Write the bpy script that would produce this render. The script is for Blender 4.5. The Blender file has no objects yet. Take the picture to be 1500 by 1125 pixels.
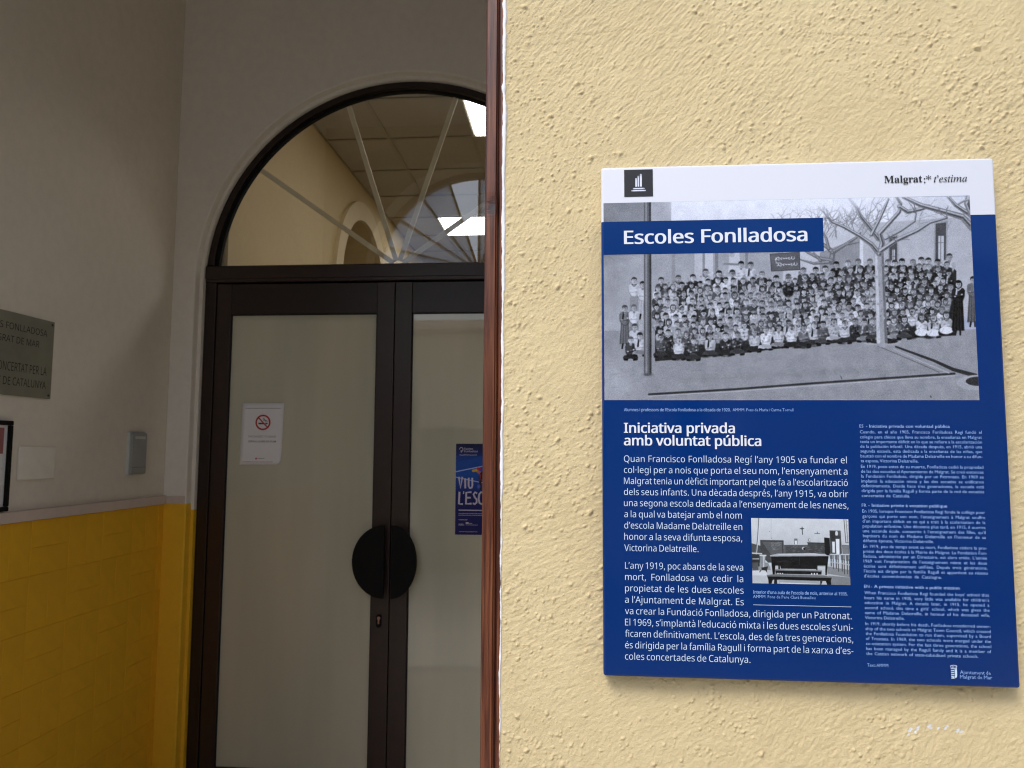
import bpy, bmesh, math, random, os
import numpy as np
from mathutils import Vector, Matrix

random.seed(7)
RNG = np.random.default_rng(11)
scene = bpy.context.scene
COL = scene.collection
PI = math.pi

# ------------------------------------------------------------------ camera
def make_camera():
    yaw, pitch, roll = -.0839, .0882, .0057
    F = Vector((math.sin(yaw)*math.cos(pitch), math.cos(yaw)*math.cos(pitch), math.sin(pitch)))
    r0 = Vector((math.cos(yaw), -math.sin(yaw), 0)); u0 = r0.cross(F)
    r = r0*math.cos(roll) + u0*math.sin(roll); u = -r0*math.sin(roll) + u0*math.cos(roll)
    cd = bpy.data.cameras.new('camera'); cam = bpy.data.objects.new('camera', cd); COL.objects.link(cam)
    m = Matrix((r, u, -F)).transposed().to_4x4(); m.translation = Vector((0, 0, 1.55))
    cam.matrix_world = m
    cd.sensor_width = 36; cd.lens = 1121.24/1500*36
    cd.clip_start = .05; cd.clip_end = 600
    cd.dof.use_dof = True; cd.dof.focus_distance = 1.22; cd.dof.aperture_fstop = 13
    scene.camera = cam
make_camera()

# ------------------------------------------------------------------ sky, sun, exposure
SUN_DIR = Vector((.38, .72, -.98)).normalized()          # the way the light travels
world = bpy.data.worlds.new("World"); scene.world = world; world.use_nodes = True
wn = world.node_tree; bg = wn.nodes['Background']
sky = wn.nodes.new('ShaderNodeTexSky'); sky.sky_type = 'NISHITA'; sky.sun_disc = False
sky.sun_elevation = math.asin(-SUN_DIR.z); sky.sun_rotation = math.atan2(-SUN_DIR.x, -SUN_DIR.y)
sky.air_density = 1.0; sky.dust_density = 2.2; sky.ozone_density = .6
wn.links.new(sky.outputs[0], bg.inputs[0]); bg.inputs[1].default_value = .15
sd = bpy.data.lights.new('sun', 'SUN'); sd.energy = 1.5; sd.angle = math.radians(22); sd.color = (1, .975, .93)
sun = bpy.data.objects.new('sun', sd); COL.objects.link(sun)
sun.rotation_euler = SUN_DIR.to_track_quat('-Z', 'Y').to_euler(); sun.location = (-3, -4, 9)
vs = scene.view_settings
vs.view_transform = 'Standard'; vs.look = 'None'; vs.gamma = 1; vs.exposure = .50; vs.use_curve_mapping = False
scene.cycles.max_bounces = 12; scene.cycles.diffuse_bounces = 6; scene.cycles.glossy_bounces = 6
scene.cycles.transmission_bounces = 8; scene.cycles.transparent_max_bounces = 16
scene.cycles.sample_clamp_indirect = 8
scene.cycles.pixel_filter_type = 'BLACKMAN_HARRIS'; scene.cycles.filter_width = 1.15

# ------------------------------------------------------------------ node helpers and materials
class NT:
    def __init__(s, name):
        s.m = bpy.data.materials.new(name); s.m.use_nodes = True; s.t = s.m.node_tree
        s.b = s.t.nodes['Principled BSDF']; s.o = s.t.nodes['Material Output']
    def n(s, k, **kw):
        x = s.t.nodes.new(k)
        for a, v in kw.items(): setattr(x, a, v)
        return x
    def l(s, a, b): s.t.links.new(a, b)
    def co(s, scale=(1, 1, 1), rot=(0, 0, 0), kind='Object'):
        t = s.n('ShaderNodeTexCoord'); m = s.n('ShaderNodeMapping')
        m.inputs['Scale'].default_value = scale; m.inputs['Rotation'].default_value = rot
        s.l(t.outputs[kind], m.inputs[0]); return m.outputs[0]
    def noise(s, vec, sc, det=4, rough=.55, dist=0):
        x = s.n('ShaderNodeTexNoise'); s.l(vec, x.inputs['Vector'])
        x.inputs['Scale'].default_value = sc; x.inputs['Detail'].default_value = det
        x.inputs['Roughness'].default_value = rough; x.inputs['Distortion'].default_value = dist
        return x.outputs['Fac']
    def ramp(s, f, stops):
        r = s.n('ShaderNodeValToRGB'); s.l(f, r.inputs[0]); e = r.color_ramp.elements
        while len(e) < len(stops): e.new(.5)
        for k, (p, c) in zip(e, stops):
            k.position = p; k.color = (*c, 1) if len(c) == 3 else c
        return r.outputs[0]
    def bump(s, h, strength, dist, prev=None):
        b = s.n('ShaderNodeBump'); b.inputs['Strength'].default_value = strength; b.inputs['Distance'].default_value = dist
        s.l(h, b.inputs['Height'])
        if prev is not None: s.l(prev, b.inputs['Normal'])
        return b.outputs[0]
    def math(s, op, a, b=None):
        m = s.n('ShaderNodeMath', operation=op)
        for i, v in enumerate((a, b)):
            if v is None: continue
            if isinstance(v, (int, float)): m.inputs[i].default_value = v
            else: s.l(v, m.inputs[i])
        return m.outputs[0]
    def set(s, **kw):
        names = dict(col='Base Color', rough='Roughness', metal='Metallic', spec='Specular IOR Level', coat='Coat Weight', coatr='Coat Roughness', ior='IOR')
        for k, v in kw.items():
            i = s.b.inputs[names[k]]
            if isinstance(v, tuple): i.default_value = (*v, 1)
            elif isinstance(v, (int, float)): i.default_value = v
            else: s.l(v, i)
        return s

def c3(c, k): return tuple(min(1, x*k) for x in c)
def simple(name, col, rough=.5, metal=0, var=.08, scale=6, bump=.0, bscale=60, spec=.5, coat=0):
    m = NT(name); v = m.co()
    m.set(col=m.ramp(m.noise(v, scale, 5), [(.3, c3(col, 1-var)), (.7, c3(col, 1+var))]), rough=rough, metal=metal, spec=spec, coat=coat)
    if bump: m.l(m.bump(m.noise(v, bscale, 4), .6, bump), m.b.inputs['Normal'])
    return m.m

def stucco_mat():
    m = NT('yellow_stucco'); v = m.co()
    big = m.noise(v, 2.2, 5, .6); mid = m.noise(v, 26, 5, .65)
    c1 = m.ramp(big, [(.3, (.63, .515, .300)), (.72, (.70, .585, .350))])
    c2 = m.ramp(mid, [(.28, (.80, .78, .74)), (.6, (1, 1, 1))])
    mx = m.n('ShaderNodeMix', data_type='RGBA', blend_type='MULTIPLY'); mx.inputs[0].default_value = .35
    m.l(c1, mx.inputs[6]); m.l(c2, mx.inputs[7])
    at = m.n('ShaderNodeAttribute', attribute_name='wear_shade')            # paint chips (r); darker crack lines and painted shade beside pimples (g)
    sp = m.n('ShaderNodeSeparateColor'); m.l(at.outputs['Color'], sp.inputs[0])
    mx2 = m.n('ShaderNodeMix', data_type='RGBA'); m.l(sp.outputs[0], mx2.inputs[0])
    m.l(mx.outputs[2], mx2.inputs[6]); mx2.inputs[7].default_value = (.74, .76, .80, 1)
    mx3 = m.n('ShaderNodeMix', data_type='RGBA'); m.l(sp.outputs[1], mx3.inputs[0])
    m.l(mx2.outputs[2], mx3.inputs[6]); mx3.inputs[7].default_value = (.30, .22, .12, 1)
    m.set(col=mx3.outputs[2], rough=.85, spec=.25)
    n1 = m.bump(m.noise(v, 900, 3, .6), .6, .0007)
    m.l(m.bump(m.noise(v, 360, 3, .65), .7, .0014, n1), m.b.inputs['Normal'])
    return m.m

def plaster(name, col, var=.04):
    m = NT(name); v = m.co()
    a = m.ramp(m.noise(v, 1.7, 5, .6), [(.3, c3(col, 1-var)), (.7, c3(col, 1+var))])
    b = m.ramp(m.noise(v, 23, 4, .6), [(.3, (.95, .95, .95)), (.6, (1, 1, 1))])
    mx = m.n('ShaderNodeMix', data_type='RGBA', blend_type='MULTIPLY'); mx.inputs[0].default_value = 1
    m.l(a, mx.inputs[6]); m.l(b, mx.inputs[7]); m.set(col=mx.outputs[2], rough=.7, spec=.3)
    n1 = m.bump(m.noise(v, 150, 3), .35, .0006)
    m.l(m.bump(m.noise(v, 5, 3), .4, .003, n1), m.b.inputs['Normal'])
    return m.m

def wood_mat():
    m = NT('varnished_wood'); v = m.co((48, 48, 1.6)); v2 = m.co((170, 170, 3.0))
    g = m.noise(v, 3.4, 6, .6, .4); f = m.noise(v2, 5, 4, .6)
    c = m.ramp(g, [(.30, (.030, .009, .006)), (.44, (.078, .021, .010)), (.56, (.145, .043, .018)), (.70, (.225, .080, .032))])
    c2 = m.ramp(f, [(.3, (.62, .56, .52)), (.62, (1, 1, 1))])
    mx = m.n('ShaderNodeMix', data_type='RGBA', blend_type='MULTIPLY'); mx.inputs[0].default_value = .8
    m.l(c, mx.inputs[6]); m.l(c2, mx.inputs[7])
    # a knot in the right jamb
    t = m.n('ShaderNodeTexCoord'); mp = m.n('ShaderNodeMapping'); mp.inputs['Location'].default_value = (-.6450, 0, -2.073)
    mp.inputs['Scale'].default_value = (1, 1, 1); m.l(t.outputs['Object'], mp.inputs[0])
    sc = m.n('ShaderNodeMapping'); sc.inputs['Scale'].default_value = (80, 20, 48); m.l(mp.outputs[0], sc.inputs[0])
    ln = m.n('ShaderNodeVectorMath', operation='LENGTH'); m.l(sc.outputs[0], ln.inputs[0])
    nz = m.noise(m.co((90, 90, 260)), 1.6, 4, .6)
    d = m.math('ADD', ln.outputs['Value'], m.math('MULTIPLY', m.math('SUBTRACT', nz, .5), 2.4))
    kn = m.ramp(d, [(.35, (1, 1, 1)), (.95, (0, 0, 0))])
    mk = m.n('ShaderNodeMix', data_type='RGBA'); m.l(kn, mk.inputs[0]); m.l(mx.outputs[2], mk.inputs[6]); mk.inputs[7].default_value = (.022, .010, .009, 1)
    m.set(col=mk.outputs[2], rough=m.ramp(f, [(.3, (.46,)*3), (.7, (.28,)*3)]), spec=.5, coat=.12, coatr=.3)
    n1 = m.bump(f, .5, .0006)
    m.l(n1, m.b.inputs['Normal'])
    return m.m

def glass_mat(name, refl, tint=(1, 1, 1), rough=.0):
    """clear pane: what is behind it shows through, with the mirror reflection of its faces on top"""
    m = NT(name); tr = m.n('ShaderNodeBsdfTransparent'); tr.inputs[0].default_value = (*tint, 1)
    gl = m.n('ShaderNodeBsdfGlossy'); gl.inputs['Roughness'].default_value = rough
    fr = m.n('ShaderNodeFresnel'); fr.inputs[0].default_value = refl; geo = m.n('ShaderNodeNewGeometry')
    mx = m.n('ShaderNodeMixShader'); m.l(m.math('MULTIPLY', fr.outputs[0], m.math('SUBTRACT', 1.0, geo.outputs['Backfacing'])), mx.inputs[0]); m.l(tr.outputs[0], mx.inputs[1]); m.l(gl.outputs[0], mx.inputs[2])
    m.l(mx.outputs[0], m.o.inputs[0]); return m.m

def frosted_mat():
    m = NT('frosted_glass'); v = m.co()
    c = m.ramp(m.noise(m.co((1.6, 1, .22)), 2.6, 3), [(.3, (.64, .635, .545)), (.7, (.74, .72, .63))])
    df = m.n('ShaderNodeBsdfDiffuse'); m.l(c, df.inputs[0])
    tl = m.n('ShaderNodeBsdfTranslucent'); m.l(c, tl.inputs[0])
    a = m.n('ShaderNodeMixShader'); a.inputs[0].default_value = .45; m.l(df.outputs[0], a.inputs[1]); m.l(tl.outputs[0], a.inputs[2])
    gl = m.n('ShaderNodeBsdfGlossy'); gl.inputs['Roughness'].default_value = .025
    fr = m.n('ShaderNodeFresnel'); fr.inputs[0].default_value = 1.75; geo = m.n('ShaderNodeNewGeometry')
    mx = m.n('ShaderNodeMixShader'); m.l(m.math('MULTIPLY', fr.outputs[0], m.math('SUBTRACT', 1.0, geo.outputs['Backfacing'])), mx.inputs[0]); m.l(a.outputs[0], mx.inputs[1]); m.l(gl.outputs[0], mx.inputs[2])
    m.l(mx.outputs[0], m.o.inputs[0]); return m.m

def pattern_glass():
    """obscured glass with a small pressed diamond pattern"""
    m = NT('pressed_pattern_glass'); v = m.co((1, 1, 1), (0, PI/4, 0))
    ck = m.n('ShaderNodeTexVoronoi'); ck.inputs['Randomness'].default_value = 0; ck.inputs['Scale'].default_value = 44; m.l(v, ck.inputs['Vector'])
    f = m.ramp(ck.outputs['Distance'], [(.25, (1, 1, 1)), (.55, (.25,)*3)])
    tr = m.n('ShaderNodeBsdfTransparent'); tr.inputs[0].default_value = (.93, .97, 1, 1)
    tl = m.n('ShaderNodeBsdfTranslucent'); tl.inputs[0].default_value = (.36, .42, .52, 1)
    mx = m.n('ShaderNodeMixShader'); m.l(f, mx.inputs[0]); m.l(tl.outputs[0], mx.inputs[1]); m.l(tr.outputs[0], mx.inputs[2])
    m.l(mx.outputs[0], m.o.inputs[0]); return m.m

def emit(name, col, st):
    m = NT(name); m.b.inputs['Emission Color'].default_value = (*col, 1); m.b.inputs['Emission Strength'].default_value = st
    m.set(col=(.8, .8, .8)); return m.m

def panel_mat(blue, white_v):
    """printed tray: white header above white_v (metres above the panel's foot), deep blue below"""
    m = NT('panel_print'); t = m.n('ShaderNodeTexCoord'); s = m.n('ShaderNodeSeparateXYZ'); m.l(t.outputs['Object'], s.inputs[0])
    g = m.math('GREATER_THAN', s.outputs[2], white_v)
    mx = m.n('ShaderNodeMix', data_type='RGBA'); m.l(g, mx.inputs[0]); mx.inputs[6].default_value = (*blue, 1); mx.inputs[7].default_value = (.66, .69, .78, 1)
    m.set(col=mx.outputs[2], rough=m.ramp(m.noise(m.co(), 9, 4), [(.3, (.08,)*3), (.7, (.14,)*3)]), spec=.28)
    m.l(m.bump(m.noise(m.co(), 160, 2), .12, .0004), m.b.inputs['Normal'])
    return m.m

M = dict(
    stucco=stucco_mat(), wood=wood_mat(),
    cream_lit=plaster('cream_plaster_lit', (.82, .775, .70)),  # door wall cream, lightened to carry the stronger light on that wall
    yellow_lit=plaster('yellow_paint_lit', (.90, .52, .030), .03),  # brighter copy of the tile yellow, the door wall's light put into the colour
    cream=plaster('cream_plaster', (.76, .70, .60)),
    yellow=plaster('yellow_gloss_paint', (.86, .47, .022), .05),
    ledge=plaster('pinkish_ledge_paint', (.66, .55, .48)),
    ceilp=plaster('ceiling_plaster', (.74, .70, .62)),
    alu=simple('dark_brown_aluminium', (.020, .0095, .0070), .38, 0, .15, 20, .0002, 300),
    alu_l=simple('brown_aluminium_face', (.034, .018, .0145), .36, 0, .12, 20, .0002, 300),
    black=simple('matt_black', (.004, .004, .004), .7, 0, .1, 10, spec=.2),
    rubber=simple('black_gasket', (.006, .006, .006), .8),
    clear=glass_mat('double_glazing', 2.65), frost=frosted_mat(), pattern=pattern_glass(),
    thinglass=glass_mat('window_glass', 1.55, (.95, .97, .97)),
    bar=simple('pale_glazing_bar', (.80, .72, .52), .5),
    iron=simple('dark_painted_iron', (.03, .027, .018), .5),
    filler=simple('white_filler', (.84, .85, .88), .75, 0, .05, 40, .0008, 400),
    paper=simple('white_paper', (.84, .82, .84), .75, 0, .02, 8),
    ink=simple('black_ink', (.03, .03, .035), .6), greyink=simple('grey_ink', (.28, .27, .28), .6), red=simple('red_ink', (.48, .03, .025), .55),
    brass=simple('weathered_metal_plate', (.26, .255, .20), .42, .35, .12, 9, .0002, 200),
    engr=simple('engraved_black', (.018, .017, .014), .6),
    greyp=simple('grey_plastic', (.34, .345, .33), .45), greyl=simple('pale_grey_plastic', (.56, .57, .55), .42),
    cover=plaster('painted_cover', (.80, .76, .67)),
    screw=simple('dull_screw', (.10, .09, .075), .35, .9), cyl=simple('copper_lock', (.42, .22, .17), .4, .6),
    white=simple('white_lettering', (.72, .77, .88), .35, 0, .0), pale=simple('pale_blue_lettering', (.54, .70, .92), .35, 0, .0),
    small=simple('small_blue_lettering', (.23, .41, .80), .35, 0, .0),
    band=simple('blue_band', (.002, .032, .165), .16, 0, .03, spec=.15), nblack=simple('black_print', (.016, .016, .018), .3),
    navy=simple('navy_print', (.010, .014, .10), .35),
    floor=simple('pale_terrazzo', (.30, .285, .26), .45, 0, .25, 40), road=simple('asphalt', (.05, .05, .052), .85, 0, .3, 25, .004, 120),
    paving=simple('concrete_paving', (.55, .53, .49), .8, 0, .15, 12, .002, 90), kerb=simple('granite_kerb', (.27, .27, .27), .75, 0, .15, 30),
    house=plaster('ochre_render', (.78, .75, .67), .06), gardenw=plaster('grey_render', (.50, .49, .46), .1),
    roof=simple('terracotta', (.30, .12, .07), .8, 0, .2), shutter=simple('green_shutter', (.05, .09, .06), .55),
    hallw=plaster('hall_cream_paint', (.62, .49, .27)), niche=plaster('niche_brown', (.22, .17, .10)), mould=plaster('moulding_cream', (.74, .62, .40)),
    ctile=plaster('ceiling_tile', (.45, .42, .36), .05), crail=simple('ceiling_rail', (.38, .345, .27), .6),
    led=emit('lit_panel', (1, .975, .93), 7.0), ledframe=simple('lamp_frame', (.7, .68, .6), .5),
    poster_white=simple('poster_lettering', (.62, .58, .72), .5, 0, 0),
)

# ------------------------------------------------------------------ mesh helpers
def tag(o, label=None, cat=None, group=None, kind=None):
    if label: o['label'] = label
    if cat: o['category'] = cat
    if group: o['group'] = group
    if kind: o['kind'] = kind
    return o
def thing(name, label, cat, loc=(0, 0, 0), group=None):
    o = bpy.data.objects.new(name, None); COL.objects.link(o); o.location = loc; o.empty_display_size = .1
    return tag(o, label, cat, group)
def link(name, me, mat, parent=None, smooth=False, keep=True):
    """meshes are written in world coordinates; under a thing they are shifted to its origin"""
    if mat is not None and not me.materials: me.materials.append(mat)
    o = bpy.data.objects.new(name, me); COL.objects.link(o)
    if smooth: me.polygons.foreach_set('use_smooth', [True]*len(me.polygons))
    if parent is not None:
        w = Vector((0, 0, 0)); p = parent
        while p is not None: w += p.location; p = p.parent
        me.transform(Matrix.Translation(-w)); o.parent = parent
    return o
def bm_obj(name, bm, mat, parent=None, smooth=False):
    me = bpy.data.meshes.new(name); bmesh.ops.recalc_face_normals(bm, faces=bm.faces); bm.to_mesh(me); bm.free()
    return link(name, me, mat, parent, smooth)
def box(bm, x0, x1, y0, y1, z0, z1, bev=0, seg=1):
    r = bmesh.ops.create_cube(bm, size=1); vs_ = r['verts']
    for v in vs_:
        v.co = Vector((x0+(x1-x0)*(v.co.x+.5), y0+(y1-y0)*(v.co.y+.5), z0+(z1-z0)*(v.co.z+.5)))
    if bev:
        es = list({e for v in vs_ for e in v.link_edges})
        bmesh.ops.bevel(bm, geom=es, offset=bev, segments=seg, affect='EDGES', profile=.5)
def boxobj(name, b, mat, parent=None, bev=0, seg=2):
    bm = bmesh.new(); box(bm, *b, bev=bev, seg=seg); return bm_obj(name, bm, mat, parent)
def prism(bm, pts, y0, y1):
    """a polygon in x,z pushed from y0 to y1"""
    a = [bm.verts.new((x, y0, z)) for x, z in pts]; b = [bm.verts.new((x, y1, z)) for x, z in pts]
    n = len(pts); f1 = bm.faces.new(a); f2 = bm.faces.new(b[::-1])
    for i in range(n): bm.faces.new((a[i], b[i], b[(i+1) % n], a[(i+1) % n]))
    f1.normal_update(); f2.normal_update(); bmesh.ops.triangulate(bm, faces=[f1, f2])
def prism_x(bm, pts, x0, x1):
    a = [bm.verts.new((x0, y, z)) for y, z in pts]; b = [bm.verts.new((x1, y, z)) for y, z in pts]
    n = len(pts); f1 = bm.faces.new(a); f2 = bm.faces.new(b[::-1])
    for i in range(n): bm.faces.new((a[i], b[i], b[(i+1) % n], a[(i+1) % n]))
    f1.normal_update(); f2.normal_update(); bmesh.ops.triangulate(bm, faces=[f1, f2])
def arc(cx, cz, R, a0, a1, n): return [(cx+R*math.cos(math.radians(a0+(a1-a0)*i/n)), cz+R*math.sin(math.radians(a0+(a1-a0)*i/n))) for i in range(n+1)]
def ring(bm, cx, cz, r0, r1, y0, y1, a0=0, a1=180, n=64):
    """arched bar of square section (radii r0..r1) between angles"""
    P = []
    for i in range(n+1):
        a = math.radians(a0+(a1-a0)*i/n); c, s = math.cos(a), math.sin(a)
        P.append([bm.verts.new((cx+r*c, y, cz+r*s)) for r, y in ((r0, y0), (r1, y0), (r1, y1), (r0, y1))])
    full = abs(a1-a0) >= 360
    for i in range(n):
        for k in range(4): bm.faces.new((P[i][k], P[i+1][k], P[i+1][(k+1) % 4], P[i][(k+1) % 4]))
    bm.faces.new(P[0]); bm.faces.new(P[-1][::-1])
def tube(bm, pts, rad, n=8):
    P = []
    for i, p in enumerate(pts):
        p = Vector(p); a = Vector(pts[max(i-1, 0)]); b = Vector(pts[min(i+1, len(pts)-1)]); t = (b-a).normalized()
        u = t.orthogonal().normalized(); w = t.cross(u); r = rad[i] if isinstance(rad, (list, tuple)) else rad
        P.append([bm.verts.new(p+u*r*math.cos(2*PI*k/n)+w*r*math.sin(2*PI*k/n)) for k in range(n)])
    for i in range(len(P)-1):
        for k in range(n): bm.faces.new((P[i][k], P[i][(k+1) % n], P[i+1][(k+1) % n], P[i+1][k]))
    bm.faces.new(P[0]); bm.faces.new(P[-1][::-1])
def disc(bm, c, r, axis, h, n=16):
    c = Vector(c); ax = Vector(axis); u = ax.orthogonal().normalized(); w = ax.cross(u)
    a = [bm.verts.new(c+u*r*math.cos(2*PI*k/n)+w*r*math.sin(2*PI*k/n)) for k in range(n)]
    b = [bm.verts.new(c+ax*h+u*r*.9*math.cos(2*PI*k/n)+w*r*.9*math.sin(2*PI*k/n)) for k in range(n)]
    bm.faces.new(a); bm.faces.new(b[::-1])
    for k in range(n): bm.faces.new((a[k], a[(k+1) % n], b[(k+1) % n], b[k]))

# ------------------------------------------------------------------ lettering as flat meshes
def load_font():
    try:
        p = os.path.join(bpy.utils.system_resource('DATAFILES', path='fonts'), 'NotoSansHebrew-Regular.woff2')   # Blender's own bundled interface font
        return bpy.data.fonts.load(p)
    except Exception:
        return None
FONT = load_font()
_c = bpy.data.curves.new('lettering', 'FONT'); _o = bpy.data.objects.new('lettering', _c); COL.objects.link(_o)
def glyphs(text, off=0, res=2, sw=1, font='sans', cs=1):
    _c.body = text; _c.size = 1; _c.offset = off; _c.resolution_u = res; _c.space_word = sw; _c.space_character = cs
    if font == 'sans' and FONT: _c.font = FONT
    elif FONT: _c.font = DEFAULT_FONT
    me = bpy.data.meshes.new_from_object(_o); n = len(me.vertices)
    co = np.zeros(n*3, np.float32); me.vertices.foreach_get('co', co); co = co.reshape(-1, 3)[:, :2]
    fs = [tuple(p.vertices) for p in me.polygons]; bpy.data.meshes.remove(me); return co.copy(), fs
DEFAULT_FONT = _c.font
CAP = {}
def cap_height(font):
    if font not in CAP:
        co, _ = glyphs({'serb': '𝐌', 'seri': '𝑀'}.get(font, 'H'), font=font); CAP[font] = float(co[:, 1].max()-co[:, 1].min())
    return CAP[font]
class Letters:
    """collects lines of text lying in the plane spanned by two axes from an origin"""
    def __init__(s, origin, ux=(1, 0, 0), uz=(0, 0, 1)): s.O = Vector(origin); s.ux = Vector(ux); s.uz = Vector(uz); s.v = []; s.f = []; s.n = 0
    def add(s, co, fs, lift=0):
        up = s.ux.cross(s.uz)*lift
        for x, z in co: s.v.append(s.O+s.ux*float(x)+s.uz*float(z)+up)
        s.f += [tuple(i+s.n for i in f) for f in fs]; s.n += len(co)
    def line(s, text, u0, u1, v, cap, off=0, res=2, font='sans', just=True, xs=1.0):
        k = cap/cap_height(font)
        co, fs = glyphs(text, off, res, 1, font); w1 = co[:, 0].max()-co[:, 0].min()
        if u1 is None: sx = k*xs
        else:
            W = u1-u0; sx = W/w1
            if just and ' ' in text and font in ('sans', 'light'):
                nat = k*xs                                   # natural width of the letters
                co2, _ = glyphs(text, off, res, 2, font); w2 = co2[:, 0].max()-co2[:, 0].min()
                sw = 1+(W/nat-w1)/max(w2-w1, 1e-6); sw = min(2.4, max(.72, sw))
                co, fs = glyphs(text, off, res, sw, font); w1 = co[:, 0].max()-co[:, 0].min(); sx = W/w1
        if off >= .01:                                       # bold: thickened outline, laid down three times side by side
            e = off*.55; co0, fs0 = co, fs; N = len(co0)
            co, fs = glyphs(text, .0045, max(res, 2), 1 if not (just and ' ' in text) else sw, font); w1 = co[:, 0].max()-co[:, 0].min()
            if u1 is not None: sx = (u1-u0)/(w1+2*e)
            x0 = co[:, 0].min()
            for q, dx in enumerate((0, e, 2*e)):
                c = co.copy(); c[:, 0] = (c[:, 0]-x0+dx)*sx+u0; c[:, 1] = c[:, 1]*k+v; s.add(c, fs, .00006*q)
            return
        x0 = co[:, 0].min(); co = co.copy(); co[:, 0] = (co[:, 0]-x0)*sx+u0; co[:, 1] = co[:, 1]*k+v
        s.add(co, fs)
    def poly(s, pts): s.add(pts, [tuple(range(len(pts)))])
    def rect(s, u0, u1, v0, v1): s.poly([(u0, v0), (u1, v0), (u1, v1), (u0, v1)])
    def stroke(s, pts, w):
        n = len(pts); L = []; R = []
        for i, p in enumerate(pts):
            a = pts[max(i-1, 0)]; b = pts[min(i+1, n-1)]; dx, dz = b[0]-a[0], b[1]-a[1]; d = math.hypot(dx, dz) or 1
            ww = w[i] if isinstance(w, (list, tuple)) else w
            L.append((p[0]-dz/d*ww/2, p[1]+dx/d*ww/2)); R.append((p[0]+dz/d*ww/2, p[1]-dx/d*ww/2))
        co = L+R; s.add(co, [(i, n+i, n+i+1, i+1) for i in range(n-1)])
    def build(s, name, mat, parent, kind=None):
        me = bpy.data.meshes.new(name); me.from_pydata([tuple(v) for v in s.v], [], s.f); me.update()
        o = link(name, me, mat, parent)
        if kind: o['kind'] = kind
        return o

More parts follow.
